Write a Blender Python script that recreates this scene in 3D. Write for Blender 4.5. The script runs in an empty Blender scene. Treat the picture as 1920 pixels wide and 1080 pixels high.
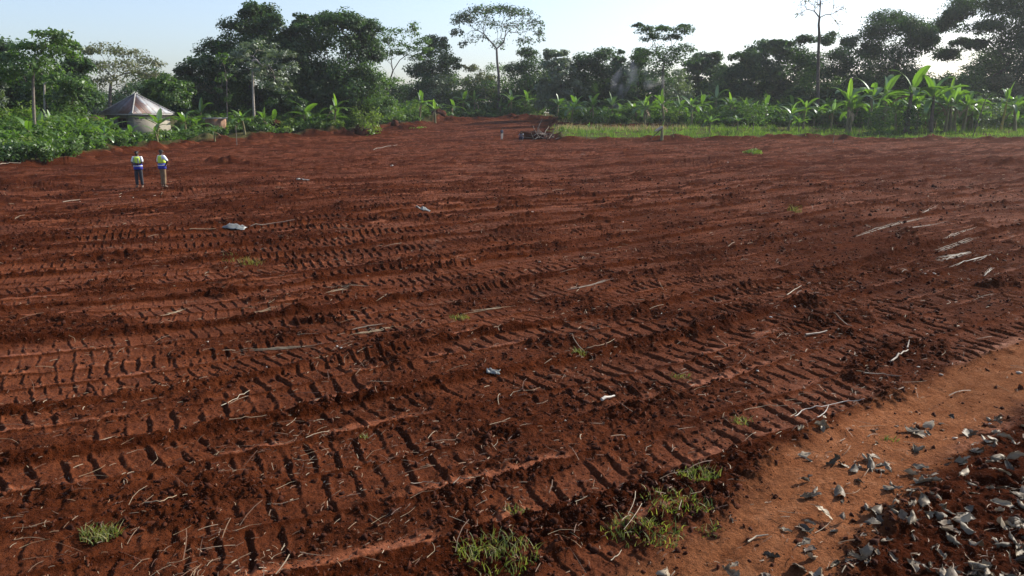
import bpy, math, random
import numpy as np
from mathutils import Vector, Matrix

rng = np.random.default_rng(7)
random.seed(7)
sc = bpy.context.scene
COL = sc.collection
PI = math.pi

# ------------------------------------------------------------------ camera model
F = 1478.0            # focal length in pixels of a 1920 px wide picture
CAM_H = 3.64
PITCH = math.atan((540 - 205) / F)
CP, SP = math.cos(PITCH), math.sin(PITCH)


def ray(px, py):
    a = (px - 960) / F
    b = -(py - 540) / F
    return np.array([a, CP + b * SP, -SP + b * CP])


def at(px, py, D):
    """World point on the pixel's ray at forward distance D."""
    d = ray(px, py)
    return np.array([0, 0, CAM_H]) + d * (D / d[1])


def mpp(D):
    return D / F


# ------------------------------------------------------------------ noise
PERM = np.random.default_rng(3).permutation(1024)
GA = np.random.default_rng(4).uniform(0, 2 * PI, 1024)
GX, GY = np.cos(GA), np.sin(GA)


def gn(x, y, s=0):
    x = np.asarray(x, float) + s * 17.31
    y = np.asarray(y, float) - s * 9.77
    xi = np.floor(x).astype(np.int64); yi = np.floor(y).astype(np.int64)
    xf = x - xi; yf = y - yi
    u = xf * xf * xf * (xf * (xf * 6 - 15) + 10)
    v = yf * yf * yf * (yf * (yf * 6 - 15) + 10)

    def g(ix, iy, fx, fy):
        h = PERM[(PERM[ix & 1023] + iy) & 1023]
        return GX[h] * fx + GY[h] * fy
    a = g(xi, yi, xf, yf); b = g(xi + 1, yi, xf - 1, yf)
    c = g(xi, yi + 1, xf, yf - 1); d = g(xi + 1, yi + 1, xf - 1, yf - 1)
    return ((a + (b - a) * u) * (1 - v) + (c + (d - c) * u) * v) * 1.5


def fbm(x, y, o=4, s=0):
    r = 0; a = 1; f = 1; t = 0
    for k in range(o):
        r = r + a * gn(x * f, y * f, s + k * 5); t += a; a *= .5; f *= 2.03
    return r / t


def billow(x, y, o=3, s=0):
    r = 0; a = 1; f = 1; t = 0
    for k in range(o):
        r = r + a * np.abs(gn(x * f, y * f, s + k * 5)); t += a; a *= .5; f *= 2.03
    return r / t


def sst(a, b, x):
    t = np.clip((x - a) / (b - a), 0, 1)
    return t * t * (3 - 2 * t)


# ------------------------------------------------------------------ terrain
TH = math.radians(34)
CT, ST = math.cos(TH), math.sin(TH)
srng = np.random.default_rng(21)
bounds = [-45.0]; stype = []; sskew = []; spitch = []; samp = []
while bounds[-1] < 175:
    r = srng.random()
    if r < .54:
        w = srng.uniform(.6, .95); t = 0
    elif r < .74:
        w = srng.uniform(.18, .36); t = 1
    else:
        w = srng.uniform(.4, 1.1); t = 2
    if stype and stype[-1] == 1 and t == 1:
        t = 0; w = .8
    bounds.append(bounds[-1] + w); stype.append(t)
    sskew.append(srng.uniform(-.25, .12)); spitch.append(srng.uniform(.25, .29) if 4.5 < bounds[-1] < 11 else srng.uniform(.18, .24)); samp.append(srng.uniform(.5, 1.15))
bounds = np.array(bounds); stype = np.array(stype); sskew = np.array(sskew)
spitch = np.array(spitch); samp = np.array(samp)


def flat_hit(px, py):
    d = ray(px, py); k = -CAM_H / d[2]
    return np.array([d[0] * k, d[1] * k])


PATH = np.array([flat_hit(*p) for p in ((1080, 1300), (1385, 1060), (1560, 905), (1755, 775), (1935, 680), (2200, 560), (2600, 450))])


def path_dist(x, y):
    best = np.full(np.shape(x), 1e9); side = np.zeros(np.shape(x)); along = np.zeros(np.shape(x))
    acc = 0
    for i in range(len(PATH) - 1):
        a, b = PATH[i], PATH[i + 1]
        ab = b - a; L = math.hypot(*ab)
        t = np.clip(((x - a[0]) * ab[0] + (y - a[1]) * ab[1]) / L ** 2, 0, 1)
        dx = x - a[0] - t * ab[0]; dy = y - a[1] - t * ab[1]
        d = np.hypot(dx, dy)
        cr = (ab[0] * dy - ab[1] * dx)
        m = d < best
        best = np.where(m, d, best); side = np.where(m, np.sign(cr), side); along = np.where(m, acc + t * L, along)
        acc += L
    return best, side, along


# clearing outline (left border x as a function of y; right part ends at the grass)
LB_Y = np.array([-50, 30, 48, 51, 56, 62, 72, 90, 100, 118, 132, 143, 150])
LB_X = np.array([-60, -48, -40, -33.5, -31.5, -33, -33.5, -31, -21, -17.5, -14, -8, 30])


def veg_mask(x, y):
    """>0 outside of the bare field (vegetated)."""
    n = 1.2 * gn(x / 5, y / 5, 40) + .5 * gn(x / 1.5, y / 1.5, 41)
    left = np.interp(y, LB_Y, LB_X) - x + n
    back = y - 143 + n
    right = np.minimum(np.minimum(y - 91.5 + 0.5 * n, x - 5.2 + n), 113.5 - y + n)
    right2 = np.minimum(y - 119 + n, x - 7 + n)
    right3 = np.minimum(y - 91.5 + .5 * n, x - 22 + 2 * n)
    return np.maximum.reduce([left, back, right, right2, right3])


MOUNDS = []   # x, y, radius x, radius y, height


def add_mound(px, py, D, rx, ry, h):
    p = at(px, py, D); MOUNDS.append((p[0], D, rx, ry, h))


for m in ((430, 318, 54.5, 1.9, 1.2, .42), (480, 322, 53, 1.3, .8, .18), (640, 307, 56, 2.2, .6, .16),
          (690, 303, 58, 1.6, .7, .15), (1300, 304, 55, 2.2, 1.0, .20), (1340, 297, 57, 2.0, 1.2, .22),
          (1600, 285, 66, 2.4, 1.2, .30), (1690, 283, 67, 2.0, 1.0, .22), (1890, 305, 55, 1.6, .8, .35),
          (1750, 300, 57, 1.8, .6, .10), (1230, 305, 55, 1.0, .6, .18),
          (30, 345, 38, 2.6, 1.2, .30), (100, 330, 42, 2.5, 1.0, .18), (10, 370, 33, 2., .8, .2),
          (760, 244, 112, 3, 2, .5), (820, 228, 136, 4, 2.4, .8), (880, 226, 139, 5, 3, .5), (980, 224, 141, 5, 2, .9),
          (1040, 232, 128, 5, 2, .6), (700, 248, 103, 3, 1.5, .5), (470, 258, 93, 5, 1.4, .5),
          (400, 268, 86, 3, 1.4, .5), (330, 272, 80, 3, 1.3, .4), (270, 279, 74, 2.4, 1.2, .4), (200, 288, 66, 2.0, .9, .4),
          (560, 255, 98, 4, 1.3, .5), (620, 252, 100, 3, 1.3, .7), (505, 256, 97, 2.2, 1.2, .8),
          (1520, 566, 14.6, .5, .3, .15), (1590, 622, 12.6, .22, .16, .08), (1880, 520, 16.5, .5, .35, .14),
          (1700, 590, 13.6, .45, .3, .06), (940, 822, 8.6, .3, .2, .04), (735, 690, 11.0, .5, .2, .09),
          (700, 655, 11.6, .6, .25, .07), (1215, 735, 10.0, .5, .3, .05), (1040, 640, 12, .6, .3, .08)):
    add_mound(*m)
# pits (negative mounds)
for m in ((1512, 580, 14.0, .30, .16, -.16), (945, 838, 8.45, .18, .09, -.07), (1870, 950, 7.2, .5, .3, -.05)):
    add_mound(*m)


def uvw(x, y):
    u = x * CT + y * ST
    e = np.exp(-np.clip((u - 3) / 2.5, -30, 30))
    g = .05 * u + .3 * 2.5 * np.log1p(e)
    v = y * CT - x * ST - g
    return u, v


def terrain(x, y, full=False):
    x = np.asarray(x, float); y = np.asarray(y, float)
    r = np.hypot(x, y)
    T = .033 * np.clip(y - 85, 0, 62)
    T = T + .22 * gn(x / 14, y / 14, 1) * sst(6, 30, r) + .07 * gn(x / 4.5, y / 4.5, 2)
    near = 1 - sst(35, 75, r)          # tiny detail fades with distance (below the mesh resolution)
    mid = 1 - sst(70, 140, r)
    veg = veg_mask(x, y)
    fld = 1 - sst(-.2, .8, veg)
    # a scraped up bank along the border of the clearing
    T = T + (.40 + .35 * gn(x / 2.4, y / 2.4, 9) + .2 * gn(x / .9, y / .9, 10)) * np.exp(-((veg - .2) / .9) ** 2) * sst(40, 60, y)
    T = T + .25 * sst(0, 2, veg)
    u, v = uvw(x, y)
    vw = v + .16 * gn(u / 5, v / 5, 5) + .05 * gn(u / 1.1, v / 1.1, 6)
    i = np.clip(np.searchsorted(bounds, vw) - 1, 0, len(stype) - 1)
    w = bounds[i + 1] - bounds[i]
    c = (vw - bounds[i]) / w
    ty = stype[i]
    pd, side, along = path_dist(x, y)
    pe = pd + .16 * gn(x / .5, y / .5, 12) + .14 * gn(x / 2, y / 2, 13) + .10 * gn(x / .18, y / .18, 14)
    pth = 1 - sst(.36, .86, pe)
    leafy = (1 - sst(-.4, .5, side * np.clip(pd - .72, -.5, 5) + .3 * gn(x / .7, y / .7, 15))) * (side < 0) * sst(.5, .95, pe) * (r < 30)
    notp = (1 - pth) * (1 - .85 * leafy) * fld
    broken = sst(-.24, .14, gn(u / 2.6, v / 1.3, 30) + .4 * gn(u / .5, v / .4, 31))
    edge = sst(.0, .10, c) * (1 - sst(.90, 1.0, c))
    tr = (ty == 0) * edge * broken * notp
    bed = (ty == 0) * edge * notp
    # grouser bars
    ph = (u + sskew[i] * (vw - bounds[i]) + .05 * gn(u / .7, v / .5, 33) + .016 * gn(x / .11, y / .11, 34) * near) / spitch[i]
    s = ph - np.floor(ph)
    barvar = .35 + .65 * sst(-.35, .25, gn(np.floor(ph) * .73 + i * 3.1, c * 1.6 + i * 1.7, 35))
    bsc = spitch[i] / .28
    bar = bsc * (-.040 * np.exp(-((s - .45) / .085) ** 2) + .036 * np.exp(-((s - .63) / .085) ** 2) + .006 * gn(x / .05, y / .05, 37) * (1 - sst(9, 16, r))) * barvar * samp[i]
    # a second set of passes that crosses the first at a shallow angle here and there
    th2 = TH - .20; x2 = x * math.cos(th2) + y * math.sin(th2); y2 = y * math.cos(th2) - x * math.sin(th2) + .3 * gn(x / 6, y / 6, 44)
    pm = sst(.10, .30, gn(x / 7.5 + 3.1, y / 7.5, 45)) * notp
    c2 = np.mod(y2, 2.7); in2 = (sst(.15, .22, c2) * (1 - sst(.82, .9, c2)) + sst(1.5, 1.57, c2) * (1 - sst(2.17, 2.25, c2))) * pm
    in2 = in2 * sst(-.25, .1, gn(x2 / 2, y2 / .9, 46) + .35 * gn(x / .4, y / .4, 47))
    s2 = np.mod(x2 / .21 + .12 * y2 + .09 * gn(x / .15, y / .15, 48), 1.)
    bar2 = -.032 * np.exp(-((s2 - .42) / .09) ** 2) + .028 * np.exp(-((s2 - .62) / .09) ** 2)
    tr = tr * (1 - in2)
    T = T - .025 * bed + bar * tr * mid * (.82 + .8 * sst(11, 26, r)) + in2 * (bar2 * (1.1 + .8 * sst(11, 26, r)) * mid - .015)
    # windrow between passes
    wr = (ty == 1) * np.sin(np.clip(c, 0, 1) * PI) * notp * (.5 + .8 * np.clip(gn(u / 1.4, v / 1.4, 36) + .3, 0, 1))
    T = T + .06 * wr * mid * (1 + .8 * gn(x / .2, y / .2, 38))
    loose = np.clip((ty != 0) * 1.0 + (ty == 0) * (1 - broken) * 1.0, 0, 1) * notp
    lp = sst(-.15, .35, gn(x / 2.2, y / 2.2, 50) + .3 * gn(x / .8, y / .8, 51))
    loose = np.clip(loose * (.35 + .65 * lp) + .5 * lp * notp * (ty == 2), 0, 1)
    streak = (1 - sst(.02, .26, np.abs(c - .05 + .06 * gn(u / .6, v / .3, 93)))) * (1 - (ty == 1)) * notp * sst(-.05, .25, gn(u / 4, i * 7.3, 92)) * sst(-.3, .1, gn(u / .9, i * 3.3, 94))
    loose = loose * (1 - .85 * streak)
    T = T + .022 * streak * mid
    loose = np.maximum(loose, .42 * leafy)
    loose = np.maximum(loose, fld * .8 * (1 - sst(.5, 2.5, np.abs(veg + .8))))
    # crumbs of soil
    cl = .055 * billow(x / .34, y / .34, 2, 60) * 1.6 + .03 * billow(x / .12, y / .12, 2, 64)
    T = T + (1.45 * loose + .22 * (1 - pth)) * cl * near + .012 * gn(x / .06, y / .06, 68) * loose * (1 - sst(9, 16, r))
    T = T + (1 - .6 * pth) * .010 * gn(x / .055, y / .055, 78) * (1 - sst(9, 18, r)) + (1 - pth) * (.012 * gn(x / .16, y / .16, 69) * near + .018 * (billow(x / .09, y / .09, 2, 73) - .3) * sst(-.3, .3, gn(x / .7, y / .7, 74)) * (1 - sst(12, 24, r)))
    T = T + loose * mid * .10 * gn(x / 1.1, y / .6, 70) * sst(15, 35, r) + fld * (.10 * gn(x / 3.2, y / 1.3, 75) + .07 * gn(x / 1.4, y / .8, 76)) * sst(35, 60, r)
    # the smooth walked path with faint wheel ripples
    T = T - .03 * pth + pth * (.012 * gn(along / 1.2, pd * side / .09, 71) + .012 * gn(x / .3, y / .3, 72) + .014 * billow(x / .16, y / .16, 2, 79) - .03 * np.exp(-((pd * side - .22 + .05 * gn(along / .8, 0, 85)) / .07) ** 2) * sst(-.3, .2, gn(along / 1.5, 2, 86)))
    for (mx, my, rx, ry, h) in MOUNDS:
        dd = ((x - mx) / rx) ** 2 + ((y - my) / ry) ** 2
        k = np.exp(-(dd + .02) ** 1.5 * 1.4)
        T = T + h * k * (1 + (.8 * gn(x / (.40 * rx), y / (.40 * rx), 80) + (.5 if my < 30 else .25) * gn(x / (.16 * rx), y / (.16 * rx), 81)) * (k > .02))
        loose = np.maximum(loose, np.clip(k * 1.6, 0, 1) * (h > 0))
    if full:
        gapc = gn(x / 6, y / 6, 90)
        compact = np.clip(.8 * np.maximum(bed, in2) * (.55 + .45 * broken) * (1 - .6 * loose) * (.75 + .5 * gapc), 0, 1)
        compact = np.clip(compact * .62 + 1.0 * streak, 0, 1)
        dk = np.exp(-((x - 9.5) / 6.5) ** 2 - ((y - 20) / 8.0) ** 2) + .7 * np.exp(-((x - .6) / 1.3) ** 2 - ((y - 9.4) / 1.1) ** 2) + .6 * np.exp(-((x + 22) / 9) ** 2 - ((y - 46) / 6) ** 2) + .75 * np.exp(-((x - 27) / 17) ** 2 - ((y - 46) / 22) ** 2)
        loose = np.maximum(loose, np.clip(dk * (.9 + .6 * gn(x / 1.5, y / 1.2, 95)), 0, .95) * notp)
        compact = compact * (1 - .6 * np.clip(dk, 0, 1)) * (1 - .35 * sst(28, 60, r))
        return T, compact, loose, pth, np.clip(sst(-.1, .7, veg), 0, 1), leafy
    return T


def ground_z(x, y):
    return float(terrain(np.array([x]), np.array([y]))[0])


def hit(px, py):
    """Where the pixel's ray meets the ground."""
    d = ray(px, py)
    ks = np.concatenate([np.linspace(3, 30, 700), np.linspace(30, 260, 1500)]) / d[1]
    X = d[0] * ks; Y = d[1] * ks; Z = CAM_H + d[2] * ks
    under = np.nonzero(Z < terrain(X, Y))[0]
    k = under[0] if len(under) else len(ks) - 1
    return np.array([X[k], Y[k], Z[k]])


# ------------------------------------------------------------------ mesh helpers
class MB:
    def __init__(self):
        self.V = []; self.L = []; self.T = []; self.n = 0

    def add(self, V, Fs):
        V = np.asarray(V, float).reshape(-1, 3)
        Fs = np.asarray(Fs, np.int64)
        self.V.append(V); self.L.append((Fs + self.n).ravel()); self.T.append(np.full(len(Fs), Fs.shape[1]))
        self.n += len(V)

    def box(self, c, s, rot=0):
        c = np.asarray(c, float); s = np.asarray(s, float) / 2
        P = np.array([[x, y, z] for z in (-1, 1) for y in (-1, 1) for x in (-1, 1)]) * s
        if rot:
            ca, sa = math.cos(rot), math.sin(rot)
            P = np.stack([P[:, 0] * ca - P[:, 1] * sa, P[:, 0] * sa + P[:, 1] * ca, P[:, 2]], 1)
        self.add(P + c, [[0, 2, 3, 1], [4, 5, 7, 6], [0, 1, 5, 4], [2, 6, 7, 3], [0, 4, 6, 2], [1, 3, 7, 5]])

    def tube(self, P, R, n=6, cap=True):
        P = np.asarray(P, float); R = np.asarray(R, float)
        if R.ndim == 0: R = np.full(len(P), float(R))
        d = np.gradient(P, axis=0)
        d /= np.linalg.norm(d, axis=1)[:, None] + 1e-9
        ref = np.array([0, 0, 1.0]) if abs(d[0][2]) < .9 else np.array([1.0, 0, 0])
        a = np.cross(d, ref); a /= np.linalg.norm(a, axis=1)[:, None] + 1e-9
        b = np.cross(d, a)
        t = np.arange(n) / n * 2 * PI
        V = P[:, None] + R[:, None, None] * (a[:, None] * np.cos(t)[None, :, None] + b[:, None] * np.sin(t)[None, :, None])
        m = len(P)
        i = np.arange(m - 1)[:, None] * n; j = np.arange(n)[None]; k = (j + 1) % n
        Fq = np.stack([i + j, i + k, i + n + k, i + n + j], -1).reshape(-1, 4)
        self.add(V.reshape(-1, 3), Fq)
        if cap:
            self.add(V[-1], [list(range(n))]); self.add(V[0], [list(range(n))[::-1]])

    def mesh(self, name, mats, smooth=False):
        me = bpy.data.meshes.new(name)
        V = np.concatenate(self.V); L = np.concatenate(self.L); T = np.concatenate(self.T)
        me.vertices.add(len(V)); me.vertices.foreach_set('co', V.ravel().astype(np.float32))
        me.loops.add(len(L)); me.loops.foreach_set('vertex_index', L.astype(np.int32))
        me.polygons.add(len(T))
        me.polygons.foreach_set('loop_start', np.concatenate([[0], np.cumsum(T)[:-1]]).astype(np.int32))
        if smooth: me.polygons.foreach_set('use_smooth', np.ones(len(T), bool))
        me.update(calc_edges=True)
        for m in (mats if isinstance(mats, (list, tuple)) else [mats]): me.materials.append(m)
        return me

    def build(self, name, mat, parent=None, loc=(0, 0, 0), smooth=False):
        o = bpy.data.objects.new(name, self.mesh(name, mat, smooth))
        COL.objects.link(o); o.location = loc
        if parent: o.parent = parent
        return o


def tag(o, label=None, cat=None, group=None, kind=None):
    if label: o['label'] = label
    if cat: o['category'] = cat
    if group: o['group'] = group
    if kind: o['kind'] = kind
    return o


def empty(name, loc, rz=0):
    o = bpy.data.objects.new(name, None); COL.objects.link(o)
    o.location = loc; o.rotation_euler = (0, 0, rz); o.empty_display_size = .2
    return o


def copy_tree(o, parent=None):
    c = o.copy(); COL.objects.link(c)
    if parent: c.parent = parent
    for ch in list(o.children): copy_tree(ch, c)
    return c


# ------------------------------------------------------------------ materials
def mat_new(name):
    m = bpy.data.materials.new(name); m.use_nodes = True
    nt = m.node_tree
    for n in list(nt.nodes): nt.nodes.remove(n)
    out = nt.nodes.new('ShaderNodeOutputMaterial')
    return m, nt, out


def nd(nt, t, **kw):
    n = nt.nodes.new(t)
    for k, v in kw.items():
        if k.startswith('i_'):
            key = k[2:]
            key = int(key) if key.isdigit() else key.replace('_', ' ')
            n.inputs[key].default_value = v
        else: setattr(n, k, v)
    return n


def mixc(nt, fac, a, b, bt='MIX'):
    n = nt.nodes.new('ShaderNodeMix'); n.data_type = 'RGBA'; n.blend_type = bt
    for s, v in ((n.inputs[0], fac), (n.inputs[6], a), (n.inputs[7], b)):
        if isinstance(v, (int, float)): s.default_value = v
        elif isinstance(v, tuple): s.default_value = (*v, 1) if len(v) == 3 else v
        else: nt.links.new(v, s)
    return n.outputs[2]


def ramp(nt, inp, stops):
    r = nt.nodes.new('ShaderNodeValToRGB')
    e = r.color_ramp.elements
    while len(e) < len(stops): e.new(.5)
    for k, (p, c) in zip(e, stops):
        k.position = p; k.color = (*c, 1) if isinstance(c, tuple) else (c, c, c, 1)
    nt.links.new(inp, r.inputs[0])
    return r.outputs[0]


def noise(nt, scale, detail=4, rough=.55, vec=None):
    n = nd(nt, 'ShaderNodeTexNoise'); n.inputs['Scale'].default_value = scale
    n.inputs['Detail'].default_value = detail; n.inputs['Roughness'].default_value = rough
    if vec is not None: nt.links.new(vec, n.inputs['Vector'])
    return n.outputs[0]


def leaf_mat(name, c1, c2, trans=.35, gloss=.06, rough=.45, tc=None):
    """Leaf: colours vary leaf to leaf; part of the light goes through the blade."""
    m, nt, out = mat_new(name)
    geo = nd(nt, 'ShaderNodeNewGeometry')
    tcn = nd(nt, 'ShaderNodeTexCoord')
    nz = noise(nt, .35, 2, .5, tcn.outputs['Object'])
    a = mixc(nt, geo.outputs['Random Per Island'], c1, c2)
    hue = nd(nt, 'ShaderNodeHueSaturation')
    nt.links.new(a, hue.inputs['Color'])
    mr = nd(nt, 'ShaderNodeMapRange'); nt.links.new(nz, mr.inputs[0])
    mr.inputs[1].default_value = .3; mr.inputs[2].default_value = .7; mr.inputs[3].default_value = .7; mr.inputs[4].default_value = 1.3
    nt.links.new(mr.outputs[0], hue.inputs['Value'])
    d = nd(nt, 'ShaderNodeBsdfDiffuse'); nt.links.new(hue.outputs[0], d.inputs[0])
    t = nd(nt, 'ShaderNodeBsdfTranslucent')
    t2 = mixc(nt, 1.0, hue.outputs[0], tc or (1.6, 1.9, .7), 'MULTIPLY'); nt.links.new(t2, t.inputs[0])
    mx = nd(nt, 'ShaderNodeMixShader'); mx.inputs[0].default_value = trans
    nt.links.new(d.outputs[0], mx.inputs[1]); nt.links.new(t.outputs[0], mx.inputs[2])
    g = nd(nt, 'ShaderNodeBsdfGlossy'); g.inputs['Roughness'].default_value = rough
    g.inputs['Color'].default_value = (.8, .85, .9, 1)
    m2 = nd(nt, 'ShaderNodeMixShader'); m2.inputs[0].default_value = gloss
    nt.links.new(mx.outputs[0], m2.inputs[1]); nt.links.new(g.outputs[0], m2.inputs[2])
    nt.links.new(m2.outputs[0], out.inputs[0])
    return m


def plain(name, c1, c2=None, scale=8, rough=.8, bump=0, bscale=30, spec=.3, detail=5, metallic=0):
    m, nt, out = mat_new(name)
    p = nd(nt, 'ShaderNodeBsdfPrincipled')
    tc = nd(nt, 'ShaderNodeTexCoord')
    if c2:
        f = noise(nt, scale, detail, .6, tc.outputs['Object'])
        nt.links.new(ramp(nt, f, [(.3, c1), (.7, c2)]), p.inputs['Base Color'])
    else:
        p.inputs['Base Color'].default_value = (*c1, 1)
    p.inputs['Roughness'].default_value = rough
    p.inputs['Specular IOR Level'].default_value = spec
    p.inputs['Metallic'].default_value = metallic
    if bump:
        b = nd(nt, 'ShaderNodeBump'); b.inputs['Strength'].default_value = bump; b.inputs['Distance'].default_value = .02
        nt.links.new(noise(nt, bscale, 6, .6, tc.outputs['Object']), b.inputs['Height'])
        nt.links.new(b.outputs[0], p.inputs['Normal'])
    nt.links.new(p.outputs[0], out.inputs[0])
    return m


def island_mat(name, cols, rough=.75, spec=.3, trans=0):
    """Each loose piece takes its own colour out of a range."""
    m, nt, out = mat_new(name)
    geo = nd(nt, 'ShaderNodeNewGeometry'); oi = nd(nt, 'ShaderNodeObjectInfo')
    ad = nd(nt, 'ShaderNodeMath', operation='ADD'); nt.links.new(geo.outputs['Random Per Island'], ad.inputs[0]); nt.links.new(oi.outputs['Random'], ad.inputs[1])
    fr = nd(nt, 'ShaderNodeMath', operation='FRACT'); nt.links.new(ad.outputs[0], fr.inputs[0])
    c = ramp(nt, fr.outputs[0], [(k / max(1, len(cols) - 1), q) for k, q in enumerate(cols)])
    tc = nd(nt, 'ShaderNodeTexCoord')
    c = mixc(nt, .35, c, ramp(nt, noise(nt, 14, 4, .6, tc.outputs['Object']), [(.3, .35), (.7, 1.)]), 'MULTIPLY')
    p = nd(nt, 'ShaderNodeBsdfPrincipled'); nt.links.new(c, p.inputs['Base Color'])
    p.inputs['Roughness'].default_value = rough; p.inputs['Specular IOR Level'].default_value = spec
    if trans:
        t = nd(nt, 'ShaderNodeBsdfTranslucent'); nt.links.new(c, t.inputs[0])
        mx = nd(nt, 'ShaderNodeMixShader'); mx.inputs[0].default_value = trans
        nt.links.new(p.outputs[0], mx.inputs[1]); nt.links.new(t.outputs[0], mx.inputs[2]); nt.links.new(mx.outputs[0], out.inputs[0])
    else:
        nt.links.new(p.outputs[0], out.inputs[0])
    return m


M = {}
M['leaf_dark'] = leaf_mat('dark_leaves', (.022, .050, .018), (.055, .098, .026), .34, .025)
M['leaf_mid'] = leaf_mat('mid_leaves', (.040, .085, .020), (.095, .155, .034), .38, .03)
M['leaf_sage'] = leaf_mat('sage_leaves', (.075, .105, .060), (.130, .165, .085), .30, .06)
M['leaf_olive'] = leaf_mat('olive_leaves', (.085, .095, .040), (.130, .130, .055), .30, .05)
M['leaf_yellow'] = leaf_mat('fresh_leaves', (.085, .140, .022), (.160, .215, .040), .40, .03)
M['leaf_under'] = leaf_mat('undergrowth_leaves', (.040, .088, .020), (.105, .175, .034), .38, .025, .45)
M['banana'] = leaf_mat('banana_leaf', (.060, .130, .026), (.115, .205, .038), .44, .07, .38, (1.7, 1.9, .6))
M['banana_young'] = leaf_mat('young_banana_leaf', (.11, .21, .032), (.17, .29, .048), .50, .10, .32, (1.7, 1.8, .6))
M['banana_dry'] = island_mat('dry_banana_leaf', [(.20, .13, .07), (.32, .24, .14), (.16, .10, .06)], .8)
M['grass'] = leaf_mat('grass_blades', (.055, .105, .020), (.14, .19, .042), .45, .025, .5)
M['grass_dry'] = leaf_mat('dry_grass_blades', (.30, .25, .12), (.36, .30, .15), .35, .04, .5, (1.2, 1.1, .8))
M['weed'] = leaf_mat('weed_blades', (.045, .080, .016), (.24, .21, .075), .35, .02, .5)
M['bark_dark'] = plain('dark_bark', (.045, .036, .030), (.10, .08, .065), 6, .9, .6, 20)
M['bark_grey'] = plain('grey_bark', (.12, .10, .085), (.22, .19, .16), 5, .9, .5, 20)
M['bark_pale'] = plain('pale_bark', (.25, .22, .19), (.42, .38, .33), 4, .9, .4, 20)
M['stem'] = plain('banana_stem', (.10, .085, .045), (.20, .19, .085), 3, .7, .4, 12)
M['stem_dark'] = plain('old_banana_stem', (.055, .042, .032), (.13, .10, .075), 4, .85, .6, 12)
M['stem_yellow'] = plain('yellow_banana_stem', (.40, .28, .05), (.26, .24, .07), 3, .6, .3, 12)
M['cut'] = plain('cut_banana_trunk', (.34, .30, .22), (.50, .45, .36), 3, .7, .4, 12)
M['stalk'] = island_mat('dry_stalks', [(.24, .16, .085), (.38, .29, .18), (.17, .10, .055), (.42, .36, .26), (.28, .19, .10)], .65, .35)
M['straw'] = island_mat('straw', [(.07, .028, .014), (.20, .125, .07), (.05, .020, .011), (.11, .055, .028), (.30, .235, .16), (.06, .025, .013), (.09, .04, .02)], .7, .3)
M['pale'] = island_mat('bleached_wood', [(.17, .125, .09), (.27, .22, .17), (.11, .075, .05)], .6, .35)
M['chip'] = island_mat('pale_chips', [(.40, .35, .28), (.52, .48, .42), (.32, .25, .18)], .6, .35)
M['dry_leaf'] = island_mat('dry_grey_leaves', [(.06, .045, .033), (.17, .13, .085), (.27, .215, .15), (.09, .06, .040), (.37, .295, .20), (.05, .040, .028), (.21, .160, .10)], .55, .22, .05)
M['plastic'] = plain('grey_plastic_sheet', (.10, .105, .10), (.19, .195, .185), 4, .35, .3, 10, .5)
M['clod'] = island_mat('soil_clods', [(0.0370, 0.0095, 0.0038), (0.0638, 0.0163, 0.0059), (0.0282, 0.0074, 0.0032), (0.0840, 0.0230, 0.0081)], .95, .15)


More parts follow.
